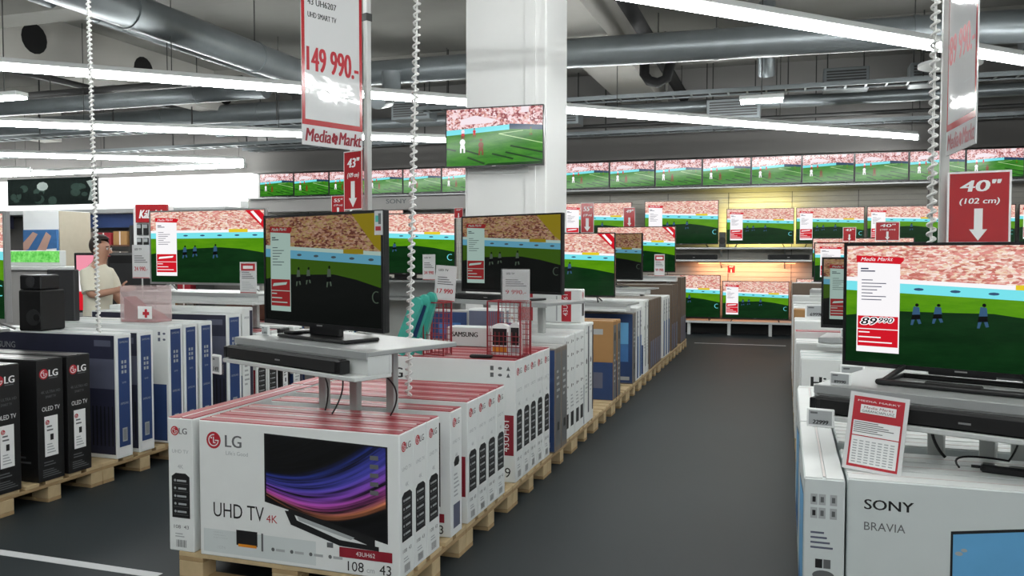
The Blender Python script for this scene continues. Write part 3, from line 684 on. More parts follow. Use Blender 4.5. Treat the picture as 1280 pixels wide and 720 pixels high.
# left block
XL = -4.49
GL = 'cartons of the left block'
for k, (y, dd) in enumerate([(3.42, 0.19), (3.72, 0.19), (4.035, 0.2), (4.265, 0.19)]):
    carton('oled', 1.25, dd, 0.785, XL-0.625, y+dd/2, PZ, random.uniform(-0.006, 0.006), ['black carton cut by the left picture edge', 'frontmost black carton showing its white label panel', 'middle black carton of the three with white labels', 'rear black carton touching the blue-striped white cartons'][k], GL)
for k, y in enumerate((4.69, 4.905)):
    carton('samdark', 1.35, 0.15, 0.89, XL-0.675, y+0.075, PZ, random.uniform(-0.006, 0.006), ['front', 'rear'][k]+' white carton with dark picture front and blue end stripe', GL)
for k, y in enumerate((5.215, 5.385, 5.57)):
    carton('samblue', 1.35, 0.16, 0.91, XL-0.675, y+0.08, PZ, random.uniform(-0.006, 0.006), '%s of three white cartons with wide blue end panels' % ORD[k], GL)
for k, y in enumerate((5.92,)):
    carton('samdark', 1.45, 0.19, 0.95, XL-0.725, y+0.1, PZ, 0, 'white carton with blue end beside the small price tag bracket', GL)
carton('samwhite', 1.45, 0.15, 0.99, XL-0.725, 6.21, PZ, 0, 'tallest white carton behind the blue-ended cartons', GL)
for k, (y, des) in enumerate([(6.33, 'lgred'), (6.5, 'lgred'), (6.7, 'oled'), (6.92, 'samwhite'), (7.12, 'sea'), (7.32, 'lgred'), (7.52, 'dull'), (7.75, 'samwhite'), (7.95, 'icon'), (8.2, 'sea')]):
    carton(des, 1.2, 0.155, 0.76, XL-0.6, y+0.08, PZ, 0, '%s carton of the far left row glimpsed under the soundbar' % ORD[k], GL)
# right row
GR = 'cartons of the right row'
carton('sony', 1.05, 0.138, 0.655, 0.142, 3.15+0.525, PZ, -math.pi/2, 'narrow white carton end with pictograms at the aisle corner', GR)
carton('sony', 1.05, 0.138, 0.655, 0.142, 4.215+0.525, PZ, -math.pi/2, 'narrow white carton lying behind the pictogram carton', GR)
for k, y in enumerate((3.185, 3.345, 3.505, 3.80, 3.96, 4.12, 4.28)):
    carton('sony', 1.05, 0.15, 0.655, 0.745, y+0.075, PZ, random.uniform(-0.003, 0.003), ['white carton with blue sky television picture in front right corner', 'second white carton from the front under right stand', 'third white carton from the front under right stand', 'first white carton behind the legs of right stand', 'second white carton behind the legs of right stand', 'third white carton behind the legs of right stand', 'last white carton under the back of right stand'][k], GR)
for k, y in enumerate((5.85, 6.02, 6.19)):
    carton('his', 1.1, 0.15, 0.765, 0.655, y+0.075, PZ, 0, '%s white carton with large black letters behind the right television' % ORD[k], GR)
for k, (y, hh, des) in enumerate([(5.42, 0.62, 'icon'), (6.9, 0.76, 'icon'), (7.1, 0.76, 'icon'), (7.3, 0.74, 'lgred'), (7.5, 0.8, 'lgred'), (8.0, 0.85, 'icon'), (8.3, 0.85, 'icon'), (8.9, 0.9, 'brown'), (9.2, 0.9, 'samwhite'), (9.6, 0.9, 'icon'), (10.2, 0.9, 'paleblue'), (10.8, 0.95, 'samwhite'), (11.45, 1.08, 'dull'), (11.75, 1.08, 'samwhite')]):
    carton(des, 1.15, 0.16, hh, 0.66, y+0.08, PZ, 0, '%s carton along the right row seen beside the aisle' % ORD[k], GR)
# cartons on the floor of the second stand
carton('bands', 0.62, 0.14, 0.29, -1.985, 7.07, PZ+0.862, 0, 'small white carton with red bands right below the dim centre television')
carton('bluebox', 0.32, 0.14, 0.24, -2.52, 6.15, PZ+0.772, 0, 'small dark blue box behind the pale grey lettered box')
carton('paleblue', 0.3, 0.14, 0.27, -2.15, 6.0, PZ+0.772, 0, 'small white box standing behind the pale grey lettered box')

# ------------------------------------------------------------------ screens (unit pictures, scaled to each panel)
def scr_match():
    p = Print()
    p.rect('s_crowd', -0.5, 0.6, 0.5, 1); p.poly('s_haze', [(-0.36, 0.72), (-0.02, 0.74), (0.02, 0.8), (-0.2, 0.88), (-0.34, 0.82)], 2); p.rect('s_haze', 0.28, 0.9, 0.36, 1.0, 2)
    p.poly('s_grass', [(-0.5, 0), (0.5, 0), (0.5, 0.62), (0.16, 0.62), (-0.5, 0.56)], 2)
    p.poly('s_cyan', [(-0.5, 0.54), (0.16, 0.61), (0.16, 0.70), (-0.5, 0.63)], 3); p.poly('s_navy', [(0.16, 0.62), (0.5, 0.585), (0.5, 0.67), (0.16, 0.715)], 3)
    p.line('s_line', (0.05, 0.545), (0.5, 0.36), 0.012, 3); p.line('s_line', (0.05, 0.545), (0.3, 0.585), 0.008, 3)
    for a, b in (((-0.02, 0.2), (0.2, 0.1)), ((0.12, 0.22), (0.5, 0.06)), ((0.17, 0.33), (0.5, 0.2)), ((-0.28, 0.15), (-0.1, 0.03)), ((-0.5, 0.31), (-0.4, 0.27)), ((-0.3, 0.27), (-0.15, 0.19))): p.line('s_grassdark', a, b, 0.028, 3)
    p.poly('s_grassdark', [(-0.1, 0), (0.5, 0), (0.5, 0.05), (-0.06, 0.03)], 3.3)
    def man(x, y, h, c1, c2):
        p.disc(c1, x, y+h*0.62, h*0.10, 4, 8, h*0.2); p.disc('s_brown', x, y+h*0.92, h*0.06, 4.2, 6, h*0.09); p.rect(c2, x-h*0.08, y+h*0.25, x+h*0.08, y+h*0.45, 4.1); p.rect('s_brown' if c1 != 's_white' else 's_white', x-h*0.09, y, x-h*0.03, y+h*0.3, 4); p.rect('s_brown' if c1 != 's_white' else 's_white', x+h*0.03, y, x+h*0.09, y+h*0.3, 4)
    man(-0.33, 0.23, 0.3, 's_white', 's_white'); man(-0.135, 0.18, 0.29, 's_brown', 's_brown'); man(-0.205, 0.5, 0.16, 's_red', 's_red'); man(0.38, 0.5, 0.14, 's_lime', 's_lime'); man(-0.325, 0.48, 0.2, 's_haze', 's_red')
    return p
def scr_shadow(pre='s', card=True, ribbon=False, yellow=False, tilt=0.06, price=False):
    p = Print(); c = lambda n: pre+'_'+n
    crowd = 's_crowdB' if pre == 's' else 'd_crowd'
    p.rect(crowd, -0.5, 0.6, 0.5, 1)
    p.poly(c('white'), [(-0.5, 0.70), (0.5, 0.70-tilt), (0.5, 0.735-tilt), (-0.5, 0.735)], 2)
    p.rect(c('yellow'), 0.2, 0.70-tilt*0.8, 0.36, 0.745-tilt*0.8, 2.5)
    p.poly(c('lime'), [(-0.5, 0), (0.5, 0), (0.5, 0.63-tilt), (-0.5, 0.63)], 2)
    p.poly(c('cyan'), [(-0.5, 0.62), (0.5, 0.62-tilt), (0.5, 0.70-tilt), (-0.5, 0.70)], 3)
    for k in range(5): p.disc('s_blue' if pre == 's' else 'd_text', -0.18+0.15*k, 0.66-tilt*(0.32+0.15*k), 0.022, 3.5, 8, 0.012)
    p.poly(c('shadow'), [(-0.5, 0), (0.5, 0), (0.5, 0.42-tilt), (0.3, 0.475-tilt*0.8), (0.12, 0.495-tilt*0.5), (-0.1, 0.48-tilt*0.4), (-0.3, 0.45), (-0.5, 0.40)], 3)
    body = 's_blue' if pre == 's' else 'd_grey'
    for x, y, h in ((-0.19, 0.34, 0.2), (-0.10, 0.36, 0.18), (0.08, 0.34, 0.22)):
        p.poly(body, [(x-0.016, y+h*0.42), (x+0.018, y+h*0.45), (x+0.014, y+h*0.75), (x-0.010, y+h*0.78)], 4); p.disc('s_black', x+0.004, y+h*0.84, 0.008, 4.2, 8, h*0.07)
        p.poly('s_black', [(x-0.02, y+h*0.22), (x+0.02, y+h*0.25), (x+0.017, y+h*0.45), (x-0.016, y+h*0.43)], 4.4)
        p.poly(body, [(x-0.022, y), (x-0.012, y), (x-0.004, y+h*0.24), (x-0.018, y+h*0.24)], 4); p.poly(body, [(x+0.012, y+0.01), (x+0.024, y+0.015), (x+0.018, y+h*0.25), (x+0.004, y+h*0.24)], 4)
    if yellow: p.poly(c('yellow'), [(0.27, 1), (0.5, 1), (0.5, 0.66), (0.44, 0.72)], 3)
    if ribbon:
        p.poly(c('red'), [(0.34, 1), (0.46, 1), (0.5, 0.93), (0.5, 0.74)], 4); p.poly(c('white'), [(0.385, 0.98), (0.41, 0.99), (0.48, 0.86), (0.47, 0.82)], 5)
    else:
        for k in range(10):
            a = R(60+24*k); b = R(60+24*(k+1))
            p.line('s_cyan' if pre == 's' else 'd_grey', (0.46+0.03*math.cos(a), 0.27+0.05*math.sin(a)), (0.46+0.03*math.cos(b), 0.27+0.05*math.sin(b)), 0.008, 4)
    if card:
        x0, x1 = -0.45, -0.26
        p.rect(c('white'), x0, 0.09, x1, 0.87, 5); p.poly(c('red'), [(x0-0.005, 0.86), (x1, 0.845), (x1+0.015, 0.875), (x1+0.015, 0.9), (x0-0.005, 0.92)], 6)
        p.text(c('white'), 'Media Markt', x0+0.015, 0.872, 0.03, 7, w=0.14, shear=0.2)
        p.rect(c('text'), x0+0.015, 0.80, x0+0.05, 0.812, 6); p.rect(c('text'), x0+0.015, 0.78, x0+0.08, 0.79, 6)
        for k in range(7): p.rect(c('text'), x0+0.02, 0.705-0.028*k, x0+0.07+0.06*((k*3) % 4)/3, 0.712-0.028*k, 6)
        p.rect(c('red'), x0+0.005, 0.14, x1-0.005, 0.40, 6)
        if price:
            for dx, dy in ((-0.004, 0), (0.004, 0), (0, 0.006), (0, -0.006)):
                p.text('s_white', '89', x0+0.018+dx, 0.325+dy, 0.062, 7.2, w=0.066, shear=0.2, bold=0.06); p.text('s_white', '990', x0+0.096+dx, 0.347+dy, 0.042, 7.2, w=0.062, shear=0.2, bold=0.06)
            p.text('s_black', '89', x0+0.018, 0.325, 0.062, 8.2, w=0.066, shear=0.2, bold=0.02); p.text('s_black', '990', x0+0.096, 0.347, 0.042, 8.2, w=0.062, shear=0.2, bold=0.02)
        else: p.poly(c('white'), [(x0+0.02, 0.33), (x0+0.15, 0.35), (x0+0.16, 0.375), (x0+0.03, 0.36)], 7)
        p.rect(c('white'), x0+0.005, 0.285, x1-0.005, 0.292, 7)
        for k in range(3): p.rect(c('white'), x0+0.01, 0.255-0.042*k, x0+0.06+0.05*k, 0.265-0.042*k, 7)
    return p
SCR = {}
SCR['match'] = scr_match().mesh('screen_match', 0.0008)
SCR['shade'] = scr_shadow('s', True).mesh('screen_shade', 0.0008)
SCR['price'] = scr_shadow('s', True, price=True, tilt=0.07).mesh('screen_price', 0.0008)
SCR['plain'] = scr_shadow('s', False).mesh('screen_plain', 0.0008)
SCR['ribbon'] = scr_shadow('s', True, True, tilt=0.0).mesh('screen_ribbon', 0.0008)
SCR['ribbonplain'] = scr_shadow('s', False, True).mesh('screen_ribbonplain', 0.0008)
SCR['dim'] = scr_shadow('d', True, yellow=True, tilt=0.07).mesh('screen_dim', 0.0008)
SCR['dimplain'] = scr_shadow('d', False).mesh('screen_dimplain', 0.0008)

_tvm = {}
def tv(x, y, z, w, h, rz, screen, label, group=None, foot=None, fh=0.06, bez=0.012, fm='black_plastic', fw=None, led=None, name='television'):
    """x, y: middle of the screen front; z: underside of the panel"""
    base = z-fh if foot else z
    t = thing(name, label, 'television', (x, y, base), rz, group)
    dz = z-base
    key = (round(w, 3), round(h, 3), bez, fm)
    if key not in _tvm:
        m = MB()
        m.box(fm, -w/2, 0.001, 0, w/2, 0.034, h, 0.004).box('matt_black', -w*0.36, 0.034, h*0.1, w*0.36, 0.065, h*0.72, 0.01)
        m.box(fm, -w/2, -0.007, 0, -w/2+bez, 0.0012, h).box(fm, w/2-bez, -0.007, 0, w/2, 0.0012, h)
        m.box(fm, -w/2+bez, -0.007, h-bez, w/2-bez, 0.0012, h).box(fm, -w/2+bez, -0.007, 0, w/2-bez, 0.0012, bez*1.5)
        m.box('silver_plastic', -0.022, -0.0078, bez*0.5, 0.022, -0.007, bez*1.0)
        _tvm[key] = m.mesh('frame')
    obj('frame', _tvm[key], t, (0, 0, dz))
    obj('screen', SCR[screen], t, (0, -0.0003, dz+bez*1.5), 0, (w-2*bez, 1, h-2.5*bez))
    fw = fw or w*0.5
    if foot == 'bar':
        obj('stand_base', MB().box('black_plastic', -fw/2, -0.07, 0, fw/2, 0.15, 0.018, 0.006).box('black_plastic', -fw/2+0.02, -0.05, 0.018, -fw/2+0.12, 0.1, 0.035, 0.008).mesh('stand_base'), t)
        obj('stand_neck', MB().box('black_plastic', -fw*0.22, 0.02, 0.018, fw*0.22, 0.05, dz+0.06, 0.004).mesh('stand_neck'), t)
    elif foot == 'loop':
        m = MB()
        yb, yf = 0.12, -0.13
        m.tube('black_plastic', [(-fw/2-0.02, yf, 0.012), (fw/2+0.02, yf, 0.012)], 0.012, 8); m.tube('black_plastic', [(-fw/2, yb, 0.012), (fw/2, yb, 0.012)], 0.012, 8)
        for sx in (-1, 1):
            m.tube('black_plastic', [(sx*(fw/2+0.02), yf, 0.012), (sx*fw/2, yb, 0.012)], 0.012, 8); m.tube('black_plastic', [(sx*(fw/2+0.01), yf+0.02, 0.012), (sx*(fw/2-0.05), 0.02, dz+0.02)], 0.011, 8)
        obj('stand_base', m.mesh('stand_base'), t)
        obj('stand_neck', MB().box('matt_black', -0.1, yf-0.005, 0.004, 0.1, yf+0.03, 0.03, 0.006).box('black_plastic', -0.12, 0.0, dz-0.012, 0.12, 0.03, dz+0.004, 0.003).mesh('stand_neck'), t)
    elif foot == 'legs':
        for sx in (-1, 1):
            obj('stand_leg', MB().tube(fm, [(sx*w*0.36, -0.1, 0.008), (sx*w*0.33, 0.02, dz+0.01), (sx*w*0.36, 0.14, 0.008)], 0.009, 6).mesh('stand_leg'), t)
    elif foot == 'mount':
        obj('wall_bracket', MB().box('dark_metal', -0.2, 0.065, h*0.3, 0.2, 0.12, h*0.7).mesh('wall_bracket'), t, (0, 0, dz))
    if led:
        obj('backlight_strip', MB().box(led, -w*0.45, 0.036, h*0.93, w*0.45, 0.05, h*0.96).box(led, -w*0.47, 0.036, h*0.1, -w*0.45, 0.05, h*0.9).box(led, w*0.45, 0.036, h*0.1, w*0.47, 0.05, h*0.9).mesh('backlight_strip'), t, (0, 0, dz))
        ld = bpy.data.lights.new('backlight', 'AREA'); ld.shape = 'RECTANGLE'; ld.size = w*0.95; ld.size_y = h*0.8; ld.energy = 26; ld.color = M[led].node_tree.nodes['Emission'].inputs['Color'].default_value[:3]
        lo = bpy.data.objects.new('backlight', ld); COL.objects.link(lo); lo.parent = t; lo.location = (0, 0.08, dz+h*0.55); lo.rotation_euler = (R(90), 0, 0)
    return t
_st = {}
def stand(x, y, z, w, d, rz, label, legs, gap=0.105, foot_z=PZ, group='display stands', box=True):
    """x, y: middle of the front edge; z: top surface; legs: local (x, y)"""
    t = thing('display_stand', label, 'display stand', (x, y, foot_z), rz, group)
    Z = z-foot_z
    obj('top_shelf', MB().box('shelf_grey', -w/2, 0, Z-0.022, w/2, d, Z, 0.003).mesh('top_shelf'), t)
    if not box: gap = 0.022
    if box: obj('lower_shelf', MB().box('shelf_white', -w/2, -0.075, Z-gap-0.02, w/2, 0.14, Z-gap, 0.003).mesh('lower_shelf'), t)
    obj('front_trim', MB().box('shelf_grey', -w/2, -0.006, Z-0.034, w/2, 0.0, Z-0.002).mesh('front_trim'), t)
    if box: obj('front_panel', MB().box('shelf_white', -w/2+0.013, 0.004, Z-gap+0.0005, w/2-0.013, 0.014, Z-0.0225).mesh('front_panel'), t)
    if box: obj('back_panel', MB().box('shelf_white', -w/2, 0.125, Z-gap+0.0005, w/2, 0.14, Z-0.0225).mesh('back_panel'), t)
    for s in ((-1, 1) if box else ()): obj('side_panel', MB().box('shelf_white', s*w/2-(0.012 if s > 0 else 0), 0.0, Z-gap+0.0005, s*w/2+(0.012 if s < 0 else 0), 0.124, Z-0.0225).mesh('side_panel'), t)
    for lx, ly in legs:
        obj('leg', MB().box('pole_grey', lx-0.03, ly-0.018, 0.0, lx+0.03, ly+0.018, Z-0.0225 if (ly > 0.16 or not box) else Z-gap-0.0205, 0.004).mesh('leg'), t)
    return t
def soundbar(x, y, z, w, rz, label, d=0.09, h=0.066, group='soundbars'):
    t = thing('soundbar', label, 'soundbar', (x, y, z), rz, group)
    obj('body', MB().box('matt_black', -w/2, 0, 0, w/2, d, h, 0.012).mesh('body'), t)
    obj('grille', MB().box('black_foam', -w/2+0.03, -0.004, 0.008, w/2-0.03, 0.001, h-0.008).mesh('grille'), t)
    for s in (-1, 1): obj('end_cap', MB().box('black_plastic', s*w/2-0.012, -0.006, 0.004, s*w/2+0.012, d*0.9, h-0.004, 0.004).mesh('end_cap'), t)
    obj('badge', MB().box('silver_plastic', -0.02, -0.0055, h*0.4, 0.02, -0.004, h*0.5).mesh('badge'), t)
    return t
A = R(-22.4); ux, uy = math.cos(A), math.sin(A); nx, ny = -uy, ux      # u: along the front to the right, n: into depth
def on(p, a, b): return (p[0]+ux*a+nx*b, p[1]+uy*a+ny*b)

# --- front stand with its dim television
S1 = (-2.235, 3.465)
stand(S1[0], S1[1], 1.17, 1.07, 0.56, A, 'grey white display stand carrying the large dim front television', [(0.0, 0.36), (-0.22, 0.33), (0.17, 0.46)])
x, y = on(S1, -0.06, 0.19); tv(x, y, 1.232, 0.975, 0.575, A, 'dim', 'large dim television on the front stand with bright white shelf card', None, 'bar', 0.06, 0.014, fw=0.56)
x, y = on(S1, -0.05, -0.066); soundbar(x, y, 1.0655, 0.94, A, 'black soundbar under the large dim front television', 0.058)
# sticker on the panel corner
x, y = on(S1, 0.405, 0.178); t = thing('energy_label', 'white energy sticker on top right corner of front television', 'sticker', (x, y, 1.69), A)
obj('card', MB().box('sign_white', -0.028, -0.002, 0, 0.028, 0, 0.112).mesh('card'), t); obj('print', Print().rect('ink_teal', -0.02, 0.06, 0.0, 0.09).rect('ink_red', -0.02, 0.02, 0.018, 0.04).rect('ink_grey', 0.0, 0.05, 0.02, 0.1).mesh('p'), t, (0, -0.0022, 0))
# --- second stand
S2 = (-2.24, 6.33)
stand(S2[0], S2[1], 1.225, 1.1, 0.5, A, 'white display stand under the second dim television by column', [(-0.3, 0.25), (0.3, 0.25)], foot_z=0.9665, box=False)
x, y = on(S2, 0.0, 0.2); tv(x, y, 1.282, 1.09, 0.645, A, 'dim', 'dim television in front of the white column', None, 'bar', 0.056, 0.013)
x, y = on(S2, -0.1, 0.02); soundbar(x, y, 1.2255, 0.7, A, 'black soundbar under the dim television by the column', 0.058, 0.05)
# --- third stand and beyond, centre row
stand(-2.25, 9.0, 1.06, 1.25, 0.5, R(-6), 'white display stand of the red-cornered television beyond the column', [(-0.4, 0.32), (0.4, 0.32)], 0.06, foot_z=0.9465)
tv(-2.43, 9.18, 1.12, 1.24, 0.725, R(2), 'ribbonplain', 'bright television with red corner ribbon right of the dim one', None, 'legs', 0.058, 0.012)
stand(-2.35, 11.6, 1.13, 1.1, 0.45, R(-14), 'display stand of the small dim television far down the centre row', [(-0.4, 0.2), (0.4, 0.2)], 0.06, foot_z=1.0065)
tv(-2.42, 11.78, 1.24, 1.05, 0.66, R(-14), 'dimplain', 'dim television between the two ribboned televisions', None, 'bar', 0.108, 0.012)
stand(-2.25, 13.0, 1.26, 1.3, 0.5, 0, 'display stand of the farthest television in the centre row', [(-0.5, 0.2), (0.5, 0.2)], 0.06, foot_z=1.1465)
tv(-2.26, 13.15, 1.32, 1.25, 0.72, 0, 'ribbonplain', 'farthest bright television above the tall brown cartons', None, 'legs', 0.058, 0.012)
# --- left block stands
stand(-5.28, 6.45, 1.245, 1.55, 0.55, R(-4), 'white display stand under the silver framed television', [(-0.3, 0.3), (0.5, 0.3)], 0.08, foot_z=0.9065)
tv(-5.24, 6.62, 1.31, 1.40, 0.715, R(-4), 'ribbon', 'silver framed television with red ribbon behind donation box', None, 'legs', 0.063, 0.014, 'silver_plastic')
tv(-4.33, 9.05, 1.36, 1.3, 0.73, R(2), 'plain', 'bright television half hidden behind the large dim one', None, 'bar', 0.06, 0.012)
t = thing('display_stand', 'grey shelf desk below the half hidden bright television', 'display stand', (-4.3, 9.0, 0), 0, 'display stands')
obj('top_shelf', MB().box('shelf_grey', -0.75, 0, 1.27, 0.75, 0.5, 1.298, 0.003).mesh('top_shelf'), t); obj('lower_shelf', MB().box('shelf_grey', -0.75, 0, 1.05, 0.75, 0.45, 1.08, 0.003).mesh('lower_shelf'), t)
for s in (-1, 1): obj('leg', MB().box('shelf_white', s*0.7-0.03, 0.1, 0, s*0.7+0.03, 0.4, 1.05).mesh('leg'), t)
obj('back_panel', MB().box('shelf_white', -0.74, 0.45, 0.0, 0.74, 0.47, 1.27).mesh('back_panel'), t)
tv(-5.12, 4.02, 1.17, 1.0, 0.70, R(-8), 'shade', 'television cut off by the left picture edge', None, 'legs', 0.06, 0.016, 'silver_plastic')
stand(-5.3, 3.9, 1.108, 0.7, 0.36, R(-8), 'display stand cut by the left edge above the black cartons', [(-0.2, 0.2), (0.2, 0.2)], 0.08, foot_z=PZ+0.787)
# --- column television
tv(-3.035, 8.60, 2.555, 1.12, 0.65, R(2), 'match', 'television hung high on the white column showing a football match', None, None, 0, 0.012)
cb = thing('wall_bracket', 'grey bracket holding the television on the white column', 'bracket', (-3.0, 8.66, 2.48))
obj('plate', MB().box('shelf_white', -0.4, 0.12, 0.02, 0.3, 0.138, 0.6).mesh('plate'), cb); obj('arm', MB().box('dark_metal', -0.12, 0.012, 0.2, 0.12, 0.12, 0.35).mesh('arm'), cb)

# --- right stand with the price overlay television
AR = R(-23.0); vx, vy = math.cos(AR), math.sin(AR); wx, wy = -vy, vx
def onr(p, a, b): return (p[0]+vx*a+wx*b, p[1]+vy*a+wy*b)
S3 = onr((0.116, 3.536), 0.56, 0)
stand(S3[0], S3[1], 1.08, 1.12, 0.62, AR, 'grey white display stand at the right picture edge', [(-0.19, 0.33), (0.08, 0.465), (-0.02, 0.41)])
x, y = onr((0.236, 3.785), 0.455, 0); tv(x, y, 1.134, 0.91, 0.513, AR, 'price', 'bright television with large red price panel at right edge', None, 'loop', 0.053, 0.012, fw=0.5)
x, y = onr(S3, 0.0, -0.066); soundbar(x, y, 0.9755, 1.08, AR, 'long black soundbar behind the red leaflet on right stand', 0.058)
# television and stands further along the right row
stand(0.72, 6.20, 1.01, 1.0, 0.45, R(-10), 'display stand of the narrow dim television on the right row', [(-0.3, 0.12), (0.3, 0.12)], 0.04, foot_z=0.9115)
tv(0.70, 6.42, 1.065, 0.91, 0.515, R(-10), 'dim', 'dim television peeping out left of the large right television', None, 'loop', 0.053, 0.014)
stand(0.75, 9.5, 1.22, 1.0, 0.45, R(-4), 'display stand of the far right row televisions', [(-0.3, 0.18), (0.3, 0.18)], 0.06, foot_z=1.0465)
tv(0.84, 9.62, 1.30, 1.1, 0.43, R(-4), 'shade', 'farther bright television above the dim one in right row', None, 'legs', 0.078, 0.012)
tv(1.0, 12.4, 1.28, 1.3, 0.55, 0, 'shade', 'farthest television of the right row by orange lit panel', None, 'legs', 0.06, 0.012)
stand(1.0, 12.2, 1.218, 1.3, 0.45, 0, 'display stand of the farthest right row television', [(-0.3, 0.25), (0.3, 0.25)], 0.06, foot_z=0.0)

# ------------------------------------------------------------------ back wall televisions and shelving
lt = struct('trim_12', MB().box('shelf_grey', -12.15, 16.85, 2.9, 7.9, 17.46, 2.935, 0.004).mesh('top_ledge'))
fa = struct('trim_13', MB().box('wall_grey', -12.2, 16.95, 2.6, -4.7, 17.2, 2.899, 0.004).mesh('fascia'))
obj('lettering', Print().text('ink_grey', 'SONY', 0, 0.1, 0.1, 1, w=0.5, bold=0.05).mesh('l', 0.003), fa, (-8.55, 16.949, 2.64))
for k in range(19):
    x = -11.44+0.937*k
    lab = '%s television from the left in the top row along the wall' % ORD[k]
    tv(x, 17.0, 2.96, 0.925, 0.545, 0, 'match', lab, 'top row wall televisions', 'legs', 0.0245, 0.012)
for z, nm, a, b in ((1.705, 'upper', -5.2, 7.8), (1.46, 'lower', -5.2, 7.8)):
    t = thing('wall_shelf', '%s of the two white wall shelves under the middle televisions' % nm, 'shelf', (a, 16.95, z), 0, 'wall shelves')
    obj('board', MB().box('shelf_white', 0, 0, 0, b-a, 0.51, 0.035, 0.003).mesh('board'), t)
    bm_ = MB().prism('shelf_grey', [(0.02, -0.001), (0.5, -0.001), (0.5, -0.14)], -0.012, 0.012, 'x').mesh('bracket')
    k = 0.3
    while k < b-a: obj('bracket', bm_, t, (k, 0, 0)); k += 1.22
GM = 'middle row wall televisions'
tv(-3.74, 17.0, 1.80, 1.47, 0.87, 0, 'shade', 'middle row television right of the white column', GM, 'legs', 0.058)
tv(-2.01, 17.0, 1.80, 1.47, 0.88, 0, 'shade', 'largest middle row television left of the yellow glow', GM, 'legs', 0.058, led=None)
tv(-0.49, 17.0, 1.80, 1.27, 0.70, 0, 'shade', 'middle row television inside the yellow glow', GM, 'legs', 0.058, led='led_yellow')
tv(0.79, 17.0, 1.80, 1.22, 0.70, 0, 'shade', 'middle row television right of the yellow glow', GM, 'legs', 0.058)
tv(2.10, 17.0, 1.80, 1.32, 0.70, 0, 'shade', 'middle row television behind the right spiral cord', GM, 'legs', 0.058)
tv(3.35, 17.0, 1.80, 1.1, 0.70, 0, 'shade', 'middle row television behind the red size sign', GM, 'legs', 0.058)
tv(4.55, 17.0, 1.80, 1.2, 0.70, 0, 'shade', 'middle row television at the right picture edge', GM, 'legs', 0.058)
tv(-8.9, 17.0, 1.80, 1.5, 0.8, 0, 'plain', 'wall television glimpsed left of the column under the fascia', GM, 'mount', 0)
low = thing('wall_platform', 'low white platform carrying the bottom row of televisions', 'platform', (-5.2, 16.9, 0), 0)
obj('board', MB().box('shelf_white', 0, 0, 0.235, 13.0, 0.56, 0.275, 0.003).mesh('board'), low)
lm = MB().box('shelf_white', -0.03, 0.02, 0, 0.03, 0.1, 0.2345).mesh('leg')
for k in range(17): obj('leg', lm, low, (0.25+k*0.78, 0, 0))
obj('kick_panel', MB().box('matt_black', 0, 0.4, 0, 13.0, 0.42, 0.2345).mesh('kick_panel'), low)
GB = 'bottom row wall televisions'
tv(-1.95, 17.0, 0.33, 1.45, 0.86, 0, 'plain', 'bottom row television left, beside the far cartons', GB, 'legs', 0.054)
tv(-0.56, 17.0, 0.33, 1.26, 0.745, 0, 'shade', 'bottom row television below the orange lit panel', GB, 'legs', 0.054)
tv(0.9, 17.0, 0.33, 1.4, 0.8, 0, 'shade', 'bottom row television behind the right carton row', GB, 'legs', 0.054)
tv(-3.6, 17.0, 0.33, 1.4, 0.8, 0, 'plain', 'bottom row television hidden behind the centre row', GB, 'legs', 0.054)
for k, (x, w, lab) in enumerate([(-1.75, 0.9, 'black soundbar on lower wall shelf left of the bare slats'), (0.05, 0.75, 'black soundbar on lower wall shelf above orange lit panel'), (1.4, 0.9, 'black soundbar on lower wall shelf behind right row')]):
    soundbar(x, 16.98, 1.4955, w, 0, lab, 0.09, 0.1, 'soundbars on the wall shelf')
# orange strip lamp under the lower shelf
t = thing('strip_lamp', 'orange strip lamp under the lower wall shelf', 'lamp', (-0.75, 17.2, 1.41))
obj('housing', MB().box('shelf_white', -0.95, -0.02, 0.02, 0.95, 0.02, 0.048).mesh('housing'), t); obj('diffuser', MB().box('led_orange', -0.93, -0.014, 0.006, 0.93, 0.014, 0.02).mesh('diffuser'), t)
ld = bpy.data.lights.new('strip', 'AREA'); ld.shape = 'RECTANGLE'; ld.size = 1.8; ld.size_y = 0.03; ld.energy = 26; ld.color = (1, 0.42, 0.2)
lo = bpy.data.objects.new('strip', ld); COL.objects.link(lo); lo.parent = t; lo.rotation_euler = (R(35), 0, 0)
for k, (x, z, w, lab) in enumerate([(-1.2, 1.741, 0.13, 'small dark speaker on wall shelf at left of the yellow glow'), (-2.75, 2.0, 0.0, '')]):
    if w: 
        t = thing('small_speaker', lab, 'speaker', (x, 16.99, z)); obj('body', MB().box('dark_plastic', -w/2, 0, 0, w/2, 0.15, 0.3, 0.01).mesh('body'), t); obj('cone', MB().tube('matt_black', [(0, -0.004, 0.13), (0, 0.004, 0.13)], 0.07, 14).mesh('cone'), t)
t = thing('wall_socket', 'white double wall socket box right of the white column', 'socket', (-4.65, 17.19, 2.93))
obj('box', MB().box('wall_white', -0.12, -0.27, 0.006, 0.12, -0.2, 0.12, 0.006).mesh('box'), t)
for s in (-1, 1): obj('socket_face', MB().box('matt_black', s*0.05-0.025, -0.273, 0.035, s*0.05+0.025, -0.2705, 0.09).mesh('socket_face'), t)
# recessed light panels below the fascia at left
for k, x in enumerate((-11.3, -8.0, -5.9)):
    struct('trim_%d' % (14+k), MB().box('wall_white', x-0.75, 17.35, 1.2, x+0.75, 17.46, 2.55, 0.01).mesh('wall_panel'))

